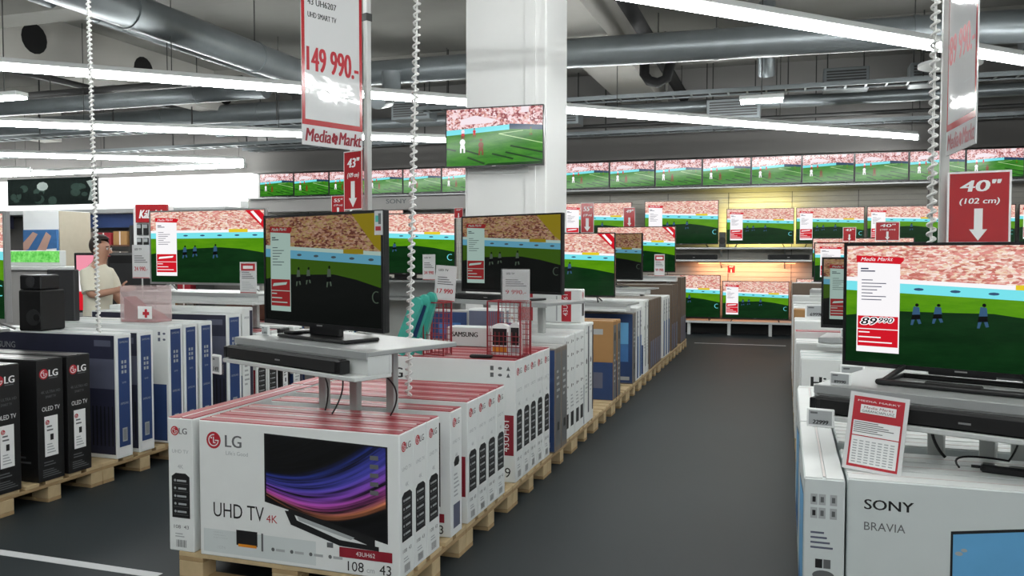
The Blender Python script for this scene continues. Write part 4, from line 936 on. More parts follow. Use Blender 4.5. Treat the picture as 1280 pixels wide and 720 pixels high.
# ------------------------------------------------------------------ signs
def plate(name, label, cat, x, y, z, w, h, rz, m, pr, group=None, th=0.004, frame=None):
    t = thing(name, label, cat, (x, y, z), rz, group)
    pr.rect(m, -w/2+0.001, 0.001, w/2-0.001, h-0.001, 0.3)
    obj('panel', MB().box(m, -w/2, 0, 0, w/2, th, h).mesh('panel'), t); obj('print', pr.mesh('print', 0.0005), t, (0, -0.0004, 0))
    if frame: 
        f = MB(); f.box(frame, -w/2-0.008, -0.004, -0.008, -w/2, th+0.004, h+0.008).box(frame, w/2, -0.004, -0.008, w/2+0.008, th+0.004, h+0.008).box(frame, -w/2, -0.004, -0.008, w/2, th+0.004, 0).box(frame, -w/2, -0.004, h, w/2, th+0.004, h+0.008)
        obj('edge_frame', f.mesh('edge_frame'), t)
    return t
def price_panel(w, h, price, small1, small2):
    p = Print(); b = 0.028
    p.rect('sign_red', -w/2, h*0.105, w/2, h, 1); p.rect('sign_white', -w/2+b*0.7, h*0.105+b, w/2-b*0.7, h-b, 2)
    p.text('ink_black', 'LG', -w/2+b*1.4, h*0.80, h*0.035, 3, bold=0.05); p.text('ink_black', small1, -w/2+b*1.4, h*0.725, h*0.032, 3, w=w*0.46, bold=0.03); p.text('ink_black', small2, -w/2+b*1.4, h*0.66, h*0.028, 3, w=w*0.46, bold=0.03)
    p.text('ink_red', price, -w/2+b*1.2, h*0.385, h*0.125, 3, w=w*0.84, bold=0.035)
    p.rect('ink_light', -w/2+b*1.4, h*0.31, -w/2+b*2.4, h*0.315, 3); p.rect('ink_light', w*0.1, h*0.27, w*0.34, h*0.276, 3)
    p.text('ink_darkred', 'Media', -w*0.45, h*0.02, h*0.068, 3, w=w*0.40, shear=0.15, bold=0.04); p.text('ink_darkred', 'Markt', w*0.09, h*0.02, h*0.068, 3, w=w*0.37, shear=0.15, bold=0.04)
    for k in range(5):
        a = R(90*k+20); p.disc('ink_darkred', w*0.02+0.012*math.cos(a), h*0.048+0.016*math.sin(a), 0.010, 3+0.1*k, 10, 0.016)
    return p
def arrow(p, m, x, y, s, layer):
    p.rect(m, x-s*0.2, y, x+s*0.2, y+s*1.1, layer); p.poly(m, [(x-s*0.42, y), (x+s*0.42, y), (x, y-s*0.6)], layer)
def size_panel(w, h, a, b):
    p = Print(); e = w*0.035
    p.rect('ink_white', -w/2, 0, w/2, h, 1); p.rect('sign_red', -w/2+e, e, w/2-e, h-e, 2)
    p.text('ink_white', a, 0, h*0.72, h*0.16, 3, w=w*0.6, align='c', shear=0.18, bold=0.06)
    if b: p.text('ink_white', b, 0, h*0.53, h*0.1, 3, w=w*0.62, align='c', shear=0.18, bold=0.03)
    arrow(p, 'ink_white', 0, h*0.2, h*0.26, 3)
    return p
# front price sign on its pole
SD = R(68)
c, s_ = math.cos(SD), math.sin(SD)
plate('price_sign', 'tall red framed price sign reading 149 990 on front pole', 'sign', -2.33+c*0.195, 3.69+s_*0.195, 2.157, 0.39, 0.98, SD, 'sign_white', price_panel(0.39, 0.98, '149 990.-', '43 UH6207', 'UHD SMART TV'), None, 0.005)
def pole(x, y, z0, z1, label, rz=0.0, w=0.032):
    t = thing('sign_pole', label, 'pole', (x, y, z0), rz, 'sign poles')
    obj('post', MB().box('pole_grey', -w/2, -w/2, 0.006, w/2, w/2, z1-z0, 0.003).mesh('post'), t); obj('foot_plate', MB().box('pole_grey', -0.06, -0.04, 0, 0.06, 0.04, 0.006).mesh('foot_plate'), t)
    obj('clamp', MB().box('dark_metal', -w/2-0.004, -w/2-0.004, z1-z0-0.3, w/2+0.004, w/2+0.004, z1-z0-0.26).mesh('clamp'), t)
    return t
pole(-2.17, 4.085, 1.171, 3.16, 'pale grey pole behind the front television holding the tall sign', SD)
plate('size_sign', 'red 43 inch size sign beneath the tall front price sign', 'sign', -2.215, 4.0, 1.84, 0.155, 0.315, A, 'sign_red', size_panel(0.155, 0.315, '43"', '(109 cm)'), 'red size signs')
# right price sign
RD = R(-86)
plate('price_sign', 'tall red framed price sign at right seen almost edge on', 'sign', 0.672, 3.83, 2.026, 0.43, 0.98, RD, 'sign_white', price_panel(0.43, 0.98, '89 990.-', '40 KDL40', 'FULL HD TV'), None, 0.005)
pole(0.655, 4.075, 1.081, 3.1, 'pale grey pole behind the right television holding a price sign', 0, 0.036)
plate('size_sign', 'large red 40 inch size sign above the right television', 'sign', 0.775, 3.985, 1.645, 0.238, 0.308, R(-12), 'sign_red', size_panel(0.238, 0.308, '40"', '(102 cm)'), 'red size signs')
for lab, x, y, z, w, h, a, b, zb in [
    ('small red 55 inch sign left of the red 43 inch sign', -2.797, 4.85, 1.835, 0.1, 0.15, '55"', '(139 cm)', 0.8115),
    ('red sign with arrow right of the column over wall television', -3.93, 16.96, 2.05, 0.28, 0.62, '55"', '(139 cm)', 1.741),
    ('dark red sign with white figure beside the far ribboned television', -3.05, 16.96, 2.16, 0.24, 0.4, '49"', '', 1.741),
    ('small red sign standing above the far right row', 0.64, 9.545, 1.74, 0.13, 0.15, '43"', '', 1.221),
    ('red 40 inch sign behind the right television top edge', 0.853, 8.06, 1.72, 0.2, 0.17, '40"', '(102 cm)', 0.9965),
    ('tiny red sign on the lower wall shelf slats', -1.05, 17.45, 1.22, 0.16, 0.16, '40"', '', None),
    ('red sign peeping left of the column edge', -3.62, 9.02, 2.02, 0.11, 0.12, '49"', '', 1.2985)]:
    t = plate('size_sign', lab, 'sign', x, y, z, w, h, 0, 'sign_red', size_panel(w, h, a, b), 'red size signs')
    if zb: obj('holder_rod', MB().tube('pole_grey', [(0, 0.012, zb-z), (0, 0.012, h*0.9)], 0.007, 6).mesh('holder_rod'), t)
# leaflet in front of the right stand
def leaflet(w, h):
    p = Print(); e = w*0.07
    p.rect('ink_red', -w/2+e, h*0.04, w/2-e, h*0.95, 1); p.rect('ink_white', -w/2+e*1.5, h*0.075, w/2-e*1.5, h*0.66, 2)
    p.rect('ink_red', -w/2+e, h*0.44, w/2-e, h*0.452, 3); p.rect('ink_red', -w/2+e, h*0.64, w/2-e, h*0.665, 3)
    p.text('ink_white', 'MEDIA MARKT', 0, h*0.885, h*0.022, 3, w=w*0.72, align='c'); p.rect('ink_white', -w*0.3, h*0.74, w*0.3, h*0.85, 3)
    p.text('ink_darkred', 'Media Markt', 0, h*0.80, h*0.032, 4, w=w*0.5, align='c', shear=0.2); p.text('ink_black', 'GARANCIAPLUSZ', 0, h*0.755, h*0.03, 4, w=w*0.55, align='c')
    textlines(p, 'ink_grey', -w*0.38, w*0.3, h*0.48, h*0.63, 6, 3)
    for r in range(9):
        for c_ in range(7): p.rect('ink_light', -w*0.36+c_*w*0.105, h*(0.1+0.034*r), -w*0.29+c_*w*0.105, h*(0.115+0.034*r), 3)
    return p
plate('leaflet', 'red and white leaflet card leaning on right stand soundbar', 'leaflet', 0.305, 3.27, 0.803, 0.2, 0.285, AR*0.6, 'sign_white', leaflet(0.2, 0.285)).rotation_euler = (R(-9), R(5), AR*0.4)
def etag(label, x, y, z, w, h, rz, txt):
    t = thing('price_tag', label, 'price tag', (x, y, z), rz, 'electronic price tags')
    obj('case', MB().box('wall_white', -w/2, 0, 0, w/2, 0.012, h, 0.003).mesh('case'), t)
    p = Print(); p.rect('ink_light', -w*0.42, h*0.12, w*0.42, h*0.9, 1); p.text('ink_black', txt, 0, h*0.17, h*0.22, 2, w=w*0.55, align='c', shear=0.15, bold=0.06); p.rect('ink_grey', -w*0.36, h*0.72, -w*0.1, h*0.82, 2)
    obj('display', p.mesh('display'), t, (0, -0.0004, 0))
    obj('holder', MB().box('clear_bag', -w*0.3, 0.012, -0.004, w*0.3, 0.03, h*0.5).mesh('holder'), t)
    return t
x, y = onr(S3, -0.50, -0.092); etag('electronic price tag reading 22999 at corner of right stand', x, y, 0.928, 0.102, 0.072, AR*0.5, '22999')
x, y = onr(S3, -0.47, 0.03); etag('electronic price tag standing on top of right stand', x, y, 1.081, 0.082, 0.05, AR, '89990')
x, y = on(S1, -0.54, -0.11); etag('electronic price tag hanging at left end of front stand', x, y, 0.985, 0.08, 0.1, A, '149')
x, y = on(S1, -0.48, 0.14); etag('electronic price tag standing on front stand shelf', x, y, 1.171, 0.062, 0.05, A, '149')
etag('electronic price tag on the carton with large black letters', 0.42, 5.818, 0.77, 0.15, 0.11, 0, '42999')
etag('electronic price tag in front of the narrow dim television', 0.42, 6.30, 1.011, 0.09, 0.065, 0, '59990')
etag('electronic price tag on the farther right row cartons', 0.28, 8.36, 0.9965, 0.2, 0.13, 0, '69990')
# cards
def info(w, h, txt, head=True):
    p = Print()
    if head: p.rect('ink_red', -w*0.42, h*0.72, w*0.42, h*0.95, 1); p.rect('ink_white', -w*0.3, h*0.78, w*0.3, h*0.88, 2)
    else: p.text('ink_black', 'LED TV', -w*0.35, h*0.84, h*0.06, 1, bold=0.05)
    textlines(p, 'ink_grey', -w*0.38, w*0.38, h*0.45, h*0.7, 4)
    if txt: p.text('ink_red', txt, 0, h*0.22, h*0.13, 1, w=w*0.75, align='c', bold=0.04)
    else: textlines(p, 'ink_light', -w*0.38, w*0.38, h*0.08, h*0.38, 5)
    p.rect('ink_red', -w*0.48, 0.002, w*0.48, h*0.03, 1)
    return p
plate('price_card', 'white price card with red numerals above the donation box', 'price card', -5.12, 5.64, 1.4, 0.19, 0.28, R(-4), 'sign_white', info(0.19, 0.28, '24 990.-', False), 'price cards')
obj('holder_rod', MB().tube('pole_grey', [(0, 0.012, -0.335), (0, 0.012, 0.2)], 0.007, 6).mesh('holder_rod'), bpy.data.objects[-1] if False else [o for o in COL.objects if o.name.startswith('price_card')][-1])
plate('price_card', 'red headed leaflet card at right corner of the silver television', 'price card', -4.66, 6.46, 1.246, 0.2, 0.285, R(-8), 'sign_white', info(0.2, 0.285, None), 'price cards')
plate('price_card', 'white price card standing below the half hidden television', 'price card', -3.98, 8.98, 1.3, 0.16, 0.3, 0, 'sign_white', info(0.16, 0.3, '34 990', False), 'price cards')
t = plate('price_card', 'white price card with red numerals above teal packets', 'price card', -2.18, 5.17, 1.285, 0.145, 0.24, R(6), 'sign_white', info(0.145, 0.24, '17 990', False), 'price cards'); t.rotation_euler[1] = R(4)
t = plate('price_card', 'clear sleeved white card above the front red wire basket', 'price card', -1.66, 5.13, 1.2975, 0.19, 0.205, R(-4), 'sign_white', info(0.19, 0.205, '9 990.-', False), 'price cards')
obj('clear_sleeve', MB().box('clear_bag', -0.1, -0.012, -0.13, 0.1, -0.009, 0.21).mesh('clear_sleeve'), t)
plate('price_card', 'pinkish price card in front of the farthest ribboned television', 'price card', -1.86, 12.98, 1.262, 0.16, 0.34, 0, 'sign_white', info(0.16, 0.34, '99 990', True), 'price cards')

# ------------------------------------------------------------------ wire baskets and packets
def basket(label, x, y, z, w, d, h, rz):
    t = thing('wire_basket', label, 'wire basket', (x, y, z), rz, 'red wire baskets')
    f = MB()
    for sx in (-1, 1):
        for sy in (-1, 1): f.tube('wire_red', [(sx*w/2, sy*d/2, 0.0), (sx*w/2, sy*d/2, h)], 0.006, 6)
    for zz in (0.006, h):
        f.tube('wire_red', [(-w/2,-d/2,zz), (w/2,-d/2,zz), (w/2,d/2,zz), (-w/2,d/2,zz), (-w/2,-d/2,zz)], 0.005, 6)
    obj('frame', f.mesh('frame'), t)
    for nm, a, b in (('front_grid', -d/2, 0), ('back_grid', d/2, 0)):
        g = MB(); hh = h*(0.45 if nm == 'front_grid' else 1)
        k = -w/2+0.025
        while k < w/2: g.tube('wire_red', [(k, a, 0.006), (k, a, hh)], 0.0025, 4); k += 0.03
        zz = 0.03
        while zz < hh: g.tube('wire_red', [(-w/2, a, zz), (w/2, a, zz)], 0.0025, 4); zz += 0.035
        obj(nm, g.mesh(nm), t)
    for sx in (-1, 1):
        g = MB(); k = -d/2+0.03
        while k < d/2: g.tube('wire_red', [(sx*w/2, k, 0.006), (sx*w/2, k, h*0.8)], 0.0025, 4); k += 0.03
        obj('side_grid', g.mesh('side_grid'), t)
    return t
B1 = (-1.73, 5.2, 0.932)
basket('red wire basket of accessory packets on the tall red-topped cartons', *B1, 0.235, 0.17, 0.36, R(-6))
basket('red wire basket behind the teal packets', -2.2, 5.1, 0.9315, 0.15, 0.11, 0.35, R(-6))
def packet(label, x, y, z, w, h, cols, rx, rz, d=0.05):
    t = thing('accessory_packet', label, 'packet', (x, y, z), rz, 'accessory packets'); t.rotation_euler = (rx, 0, rz)
    m = MB().prism(cols[0], [(-w/2, 0), (w/2, 0), (w/2, h*0.92), (w*0.2, h), (-w*0.2, h), (-w/2, h*0.92)], -d/2, d/2, 'y'); obj('pack', m.mesh('pack'), t)
    p = Print(); p.rect(cols[1], -w*0.42, h*0.3, w*0.42, h*0.85, 1); p.rect(cols[2], -w*0.42, h*0.08, w*0.42, h*0.26, 1); obj('pack_print', p.mesh('pack_print'), t, (0, -d/2-0.0004, 0))
    return t
packet('white packet with dark picture and orange base in front basket', B1[0]-0.045, B1[1]-0.03, B1[2]+0.012, 0.12, 0.2, ('ink_white', 'ink_black', 'ink_orange'), 0, R(-4))
packet('narrow white packet with dark picture in front basket', B1[0]+0.06, B1[1]-0.03, B1[2]+0.012, 0.07, 0.21, ('ink_white', 'ink_black', 'ink_light'), 0, R(-6))
for k in range(3):
    t = packet(['left', 'middle', 'right'][k]+' teal packet leaning in clear wrap beside front television', -2.44+0.05*k, 5.003+0.034*k, 0.945, 0.085, 0.40+0.01*k, ('ink_teal', 'ink_seadark' if k == 1 else 'ink_teal', 'ink_white'), 0, R(-8), 0.03)
    t.rotation_euler = (0, R(23-3*k), R(-4))
# carton pile and silver box the basket things sit by
t = thing('silver_box', 'pale grey box with dark brand lettering on tall cartons', 'box', (-2.15, 5.62, 0.932))
obj('body', MB().box('cool_card', -0.2, 0, 0, 0.2, 0.16, 0.14, 0.004).mesh('body'), t); obj('lettering', Print().text('ink_black', 'SAMSUNG', -0.16, 0.07, 0.035, 1, w=0.2, bold=0.05).mesh('l'), t, (0, -0.0004, 0))
t = thing('remote_control', 'black remote control lying on the tall red-topped cartons', 'remote control', (-1.86, 5.02, 0.9325), R(4))
obj('body', MB().box('matt_black', -0.075, -0.02, 0, 0.075, 0.02, 0.02, 0.006).mesh('body'), t)
bt = MB()
for i in range(8):
    for j in range(2): bt.box('ink_grey', -0.06+i*0.015, -0.01+j*0.014, 0.02, -0.052+i*0.015, -0.004+j*0.014, 0.0225)
obj('buttons', bt.mesh('buttons'), t)
# red cross donation box on the left block
t = thing('donation_box', 'clear reddish donation box with red cross on left cartons', 'donation box', (-4.92, 5.47, PZ+0.912), R(4))
obj('acrylic_case', MB().box('acrylic', -0.165, -0.1, 0, 0.165, -0.096, 0.29).box('acrylic', -0.165, 0.096, 0, 0.165, 0.1, 0.29).box('acrylic', -0.165, -0.096, 0, -0.161, 0.096, 0.29).box('acrylic', 0.161, -0.096, 0, 0.165, 0.096, 0.29).box('acrylic', -0.161, -0.096, 0.286, 0.161, 0.096, 0.29).mesh('acrylic_case'), t)
obj('base', MB().box('red_card', -0.16, -0.095, 0.001, 0.16, 0.095, 0.02).mesh('base'), t)
obj('coins_heap', MB().prism('ink_darkred', [(-0.16, 0.02), (0.15, 0.02), (0.1, 0.06), (-0.05, 0.12), (-0.16, 0.2)], -0.06, 0.08, 'y').mesh('coins_heap'), t)
p = Print(); p.rect('ink_white', -0.0, 0.03, 0.13, 0.13, 1); p.rect('ink_red', 0.045, 0.06, 0.105, 0.085, 2); p.rect('ink_red', 0.064, 0.038, 0.086, 0.107, 2.5); obj('cross_print', p.mesh('cross_print'), t, (0, -0.1005, 0))

# ------------------------------------------------------------------ spiral cords
def spiral(label, x, y, z0, z1, dx=0.0, r=0.0165, pitch=0.042):
    t = thing('spiral_cord', label, 'spiral cord', (x, y, z0), 0, 'hanging spiral cords')
    n = int((z1-z0)/pitch*10); pts = []
    for i in range(n+1):
        a = 2*math.pi*i/10; f = i/n
        pts.append((dx*f+r*math.cos(a), r*math.sin(a), (z1-z0)*f))
    obj('coil', MB().tube('cord_white', pts, 0.0062, 5).mesh('coil'), t)
    obj('core_wire', MB().tube('cord_white', [(0,0,0), (dx, 0, z1-z0)], 0.006, 5).mesh('core_wire'), t)
    return t
spiral('white spiral cord hanging at left down to the white cartons', -4.55, 4.6, 1.06, ZC-0.003, -0.06, 0.012, 0.032)
spiral('white spiral cord hanging right of the front television', -1.986, 4.19, 0.815, ZC-0.003, 0.14)
spiral('white spiral cord hanging beside the right price sign', 0.62, 4.15, 1.082, ZC-0.003, 0.0)
spiral('thin white spiral cord hanging behind the front price sign', -3.9, 7.0, 1.02, ZC-0.003, 0.0, 0.012, 0.05)
# cables
def cable(label, pts, r=0.004, m='matt_black', group='black cables'):
    o = obj('cable', MB().tube(m, pts, r, 6).mesh('cable')); tag(o, label, 'cable', group); return o
def sag(a, b, c, n=10):
    a, b, c = Vector(a), Vector(b), Vector(c); return [a*(1-t)**2+b*2*t*(1-t)+c*t*t for t in [i/n for i in range(n+1)]]
cable('thin black cable dangling from right end of front stand', sag((-1.73, 3.42, 1.04), (-1.70, 3.55, 0.95), (-1.83, 3.66, 0.812)))
cable('black cable curling beside left leg of front stand', sag((-2.36, 3.73, 1.04), (-2.15, 3.70, 1.02), (-2.2, 3.67, 0.812)))
cable('black cable curling beside right leg of front stand', sag((-2.12, 3.66, 1.04), (-2.05, 3.66, 0.95), (-2.12, 3.6, 0.812)))
cable('black cable hanging beside left leg of right stand', sag((0.56, 3.68, 0.955), (0.55, 3.62, 0.86), (0.60, 3.58, 0.81)), 0.006)
cable('black adapter lead looping on white cartons at right', sag((0.62, 3.42, 0.812), (0.60, 3.62, 0.83), (0.80, 3.5, 0.83)) + sag((0.80, 3.5, 0.83), (0.88, 3.6, 0.9), (0.86, 3.70, 0.955)), 0.004)
t = thing('power_adapter', 'black power adapter brick lying on right white cartons', 'adapter', (0.77, 3.41, PZ+0.656), R(-16))
obj('brick', MB().box('black_plastic', -0.08, -0.025, 0, 0.08, 0.025, 0.03, 0.008).mesh('brick'), t); obj('strain_relief', MB().tube('matt_black', [(-0.08, 0, 0.015), (-0.11, 0, 0.014)], 0.006, 6).mesh('strain_relief'), t)
t = thing('power_adapter', 'small black cable reel on top of the carton with wave picture', 'adapter', (-2.6, 3.38, PZ+0.6615), R(10)) if False else None
# ------------------------------------------------------------------ left block: subwoofer, monitor back
t = thing('subwoofer', 'black subwoofer speaker at far left behind the cut off television', 'speaker', (-5.28, 4.76, PZ+0.892), R(6))
obj('cabinet', MB().box('matt_black', -0.1, -0.07, 0, 0.1, 0.17, 0.30, 0.01).mesh('cabinet'), t)
obj('cone', MB().tube('dark_plastic', [(0.03, -0.074, 0.1), (0.03, -0.066, 0.1)], 0.06, 16).mesh('cone'), t); obj('port', MB().tube('black_foam', [(0.06, -0.078, 0.1), (0.06, -0.07, 0.1)], 0.025, 12).mesh('port'), t)
t = thing('center_speaker', 'black speaker lying on top of the black subwoofer', 'speaker', (-5.29, 4.78, PZ+0.892+0.301), R(6))
obj('cabinet', MB().box('black_plastic', -0.1, -0.07, 0, 0.09, 0.12, 0.11, 0.01).mesh('cabinet'), t); obj('cone', MB().tube('dark_plastic', [(0, -0.074, 0.06), (0, -0.066, 0.06)], 0.04, 14).mesh('cone'), t)
t = thing('monitor_back', 'dark grey flat panel standing between subwoofer and the man', 'speaker', (-5.65, 5.32, PZ+0.911), R(2))  # back of a monitor, built as a plain dark panel
obj('panel', MB().box('dark_plastic', -0.14, 0, 0.0, 0.14, 0.06, 0.42, 0.008).mesh('panel'), t); obj('side_slot', MB().box('silver_plastic', 0.0, -0.003, 0.03, 0.006, 0.0, 0.08).mesh('side_slot'), t)

# ------------------------------------------------------------------ far left shop
t = thing('wall_poster', 'long dark landscape poster high on the white wall', 'poster', (-18.7, 17.44, 2.93))
obj('board', MB().box('dark_metal', -1.6, 0, 0, 1.5, 0.05, 0.72, 0.005).mesh('board'), t)
p = Print(); p.rect('poster_dark', -1.59, 0.01, 1.49, 0.71, 1)
for k in range(26):
    a = random.uniform(-1.45, 1.2); b = random.uniform(0.1, 0.55); p.disc(['poster_green','poster_dark','poster_green','poster_dark'][k % 4], a, b, random.uniform(0.08, 0.22), 2+0.1*k, 9, random.uniform(0.04, 0.12))
p.poly('poster_pale', [(1.2, 0.1), (1.45, 0.1), (1.45, 0.65), (1.15, 0.6), (1.3, 0.4)], 5); p.disc('poster_pale', -0.35, 0.5, 0.2, 5, 9, 0.12)
obj('poster_print', p.mesh('poster_print', 0.002), t, (0, -0.002, 0))
struct('trim_17', MB().box('shelf_grey', X0+0.05, 16.6, 2.62, -12.6, 17.49, 2.74, 0.01).box('wall_white', X0+0.05, 17.2, 2.74, -12.6, 17.48, 2.9).mesh('canopy'))
struct('trim_18', MB().box('wall_dark', X0+0.05, 17.42, 0.02, -12.6, 17.49, 2.62).mesh('canopy_back'))
struct('trim_19', MB().box('ink_blue', -17.0, 16.9, 2.28, -13.2, 17.0, 2.62).mesh('blue_fascia'))
struct('trim_20', MB().box('ink_navy', -21.5, 16.9, 2.28, -19.6, 17.0, 2.62).mesh('blue_fascia'))
pil = struct('trim_21', MB().box('wall_white', -17.0, 15.0, 0, -15.93, 15.9, 2.61).mesh('pillar'))
obj('side_panel', MB().box('beige', -15.929, 15.0, 0.0, -15.91, 15.9, 2.6).mesh('side_panel'), pil)
t = thing('leg_poster', 'blue poster with pale shapes on the white pillar', 'poster', (-16.35, 14.9, 1.62))
obj('board', MB().box('ink_sea', -0.55, 0, 0, 0.45, 0.06, 0.55).mesh('board'), t)
p = Print(); p.poly('ink_skin', [(-0.55, 0.05), (-0.4, 0.1), (-0.1, 0.45), (-0.25, 0.5), (-0.55, 0.25)], 1); p.poly('ink_skin', [(-0.2, 0.0), (0.1, 0.0), (0.3, 0.4), (0.15, 0.5), (-0.05, 0.2)], 2); p.poly('ink_white', [(0.1, 0.02), (0.45, 0.02), (0.45, 0.12), (0.15, 0.1)], 3)
obj('poster_print', p.mesh('poster_print', 0.002), t, (0, -0.002, 0))
t = thing('lit_sign', 'green lit counter sign below the blue poster', 'sign', (-10.9, 9.8, 1.42))
obj('case', MB().box('shelf_white', -0.5, 0, 0, 0.5, 0.12, 0.24, 0.01).mesh('case'), t); obj('lit_face', MB().box('lit_green', -0.49, -0.006, 0.06, 0.49, 0, 0.23).mesh('lit_face'), t)
t = thing('shop_counter', 'grey service counter at far left behind the speakers', 'counter', (-10.6, 9.7, 0))
obj('body', MB().box('wall_grey', -1.4, 0, 0, 1.4, 0.6, 1.36, 0.01).mesh('body'), t); obj('counter_top', MB().box('shelf_white', -1.45, -0.05, 1.36, 1.45, 0.65, 1.415, 0.006).mesh('counter_top'), t)
t = thing('info_screen', 'upright screen with pink white page beside the man', 'screen', (-7.95, 7.9, 0), R(20))
obj('post', MB().box('dark_plastic', -0.05, 0.03, 0.02, 0.05, 0.09, 1.0).mesh('post'), t); obj('foot', MB().box('dark_plastic', -0.25, -0.15, 0, 0.25, 0.25, 0.02).mesh('foot'), t)
obj('case', MB().box('black_plastic', -0.17, 0, 0.9, 0.17, 0.04, 1.62, 0.008).mesh('case'), t)
p = Print(); p.rect('lit_pink', -0.14, 1.3, 0.13, 1.59, 1); p.rect('s_white', -0.14, 1.15, 0.13, 1.4, 2); p.rect('s_red', -0.14, 0.93, 0.13, 1.16, 2); p.disc('s_cyan', 0.06, 1.4, 0.06, 3); obj('screen', p.mesh('screen'), t, (0, -0.001, 0))
# accessory gondola with red header, hanging cables
t = thing('accessory_rack', 'accessory rack with red header sign and hanging cable packs', 'rack', (-8.70, 9.8, 0), R(12))
obj('back_board', MB().box('wall_white', -0.3, 0.05, 0.02, 0.3, 0.08, 2.3).mesh('back_board'), t); obj('base', MB().box('dark_plastic', -0.32, -0.25, 0, 0.32, 0.1, 0.15).mesh('base'), t)
hd = obj('header', MB().box('sign_red', -0.24, 0, 2.06, 0.24, 0.05, 2.32, 0.004).mesh('header'), t); obj('header_print', Print().text('ink_white', 'Kábelek', 0, 2.12, 0.12, 1, w=0.36, align='c', shear=0.2, bold=0.05).mesh('l'), hd, (0, -0.001, 0))
pk = MB().box('matt_black', -0.035, 0, 0, 0.035, 0.03, 0.16, 0.004).box('ink_light', -0.03, -0.001, 0.1, 0.03, 0, 0.15).mesh('cable_pack')
for r in range(7):
    for c_ in range(5): obj('cable_pack', pk, t, (-0.2+0.1*c_, 0.015, 1.88-0.2*r))
# far shelving with brown parcels behind the man
t = thing('shelf_unit', 'shelf unit under the blue fascia behind the man', 'shelf', (-15.0, 16.2, 0))
for s in (-1.9, 0, 1.9): obj('upright', MB().box('dark_metal', s-0.03, 0, 0, s+0.03, 0.6, 2.3).mesh('upright'), t)
for zz in (0.1, 0.7, 1.3, 1.8): obj('board', MB().box('brown_board', -1.87, 0.01, zz, -0.031, 0.6, zz+0.03).mesh('board'), t); obj('board', MB().box('brown_board', 0.031, 0.01, zz, 1.87, 0.6, zz+0.03).mesh('board'), t)
k = 0
for zz in (0.131, 0.731, 1.331, 1.831):
    for xx in (-1.5, -0.85, -0.35, 0.4, 0.95, 1.5):
        t = thing('parcel', '%s parcel on the %s level of shelf unit behind man' % (ORD[[-1.5,-0.85,-0.35,0.4,0.95,1.5].index(xx)], {0.131:'lowest',0.731:'second',1.331:'third',1.831:'top'}[zz]), 'parcel', (-15.0+xx, 16.35, zz), 0, 'parcels on the far shelf unit')
        hh = random.uniform(0.28, 0.42); ww = random.uniform(0.36, 0.46); obj('body', MB().box(['brown_card','dark_brown_card','dull_card','red_card'][k % 4], -ww/2, -0.12, 0, ww/2, 0.15, hh, 0.005).mesh('body'), t)
        obj('tape', MB().box('tape', -0.02, -0.1215, 0, 0.02, -0.12, hh).mesh('tape'), t); k += 1
# black gate-like display behind the man and desk below silver television
t = thing('dark_display', 'tall black display behind the man in cream shirt', 'display', (-7.05, 7.6, 0), R(10))
obj('body', MB().box('matt_black', -0.3, 0, 0, 0.3, 0.3, 1.62, 0.03).mesh('body'), t); obj('front_panel', MB().box('dark_plastic', -0.25, -0.004, 0.1, 0.25, 0, 1.5).mesh('front_panel'), t)
t = thing('brown_parcel', 'long brown parcel lying below the silver framed television', 'parcel', (-5.1, 7.5, PZ+0.762))
obj('body', MB().box('brown_board', -0.6, 0, 0, 0.6, 0.5, 0.19, 0.006).mesh('body'), t); obj('tape', MB().box('tape', -0.03, -0.0012, 0.0, 0.03, 0, 0.19).mesh('tape'), t)

# ------------------------------------------------------------------ the man in the cream shirt
def skinned(name, verts, edges, radii, m, parent, root=0, sub=2):
    me = bpy.data.meshes.new(name); me.from_pydata(verts, edges, []); me.materials.append(M[m])
    o = obj(name, me, parent)
    md = o.modifiers.new('skin', 'SKIN'); md.use_smooth_shade = True
    for i, r in enumerate(radii):
        v = me.skin_vertices[0].data[i]; v.radius = r if isinstance(r, tuple) else (r, r); v.use_root = (i == root)
    o.modifiers.new('sub', 'SUBSURF').levels = sub; o.modifiers['sub'].render_levels = sub
    return o
man = thing('person', 'man in cream t-shirt standing in profile with folded arm', 'person', (-6.53, 6.60, 0), R(14))
# local: faces +x, left hand side +y, height 1.80
V = [(0,0,0.95),(0.0,0,1.12),(0.01,0,1.3),(0,0,1.43),(0.02,0,1.51),(0.045,0,1.585),(0.05,0,1.66),(0.045,0,1.745),
     (0.0,-0.175,1.42),(0.07,-0.245,1.2),(0.24,-0.15,1.24),(0.29,-0.08,1.26),
     (0.0,0.175,1.42),(0.07,0.235,1.15),(0.24,0.2,1.02),(0.29,0.18,0.99),
     (0,-0.09,0.9),(0.01,-0.11,0.5),(0,-0.11,0.09),(0.14,-0.12,0.04),(0,0.09,0.9),(0.03,0.11,0.5),(0.02,0.11,0.09),(0.16,0.12,0.04)]
Ed = [(0,1),(1,2),(2,3),(3,4),(4,5),(5,6),(6,7),(3,8),(8,9),(9,10),(10,11),(3,12),(12,13),(13,14),(14,15),(0,16),(16,17),(17,18),(18,19),(0,20),(20,21),(21,22),(22,23)]
rad = [(0.10,0.12),(0.09,0.11),(0.10,0.12),(0.08,0.09),0.058,(0.075,0.068),(0.105,0.083),(0.075,0.07),0.06,0.045,0.034,0.03,0.06,0.045,0.034,0.03,0.085,0.06,0.045,0.04,0.085,0.06,0.045,0.04]
skinned('body', V, Ed, rad, 'skin', man)
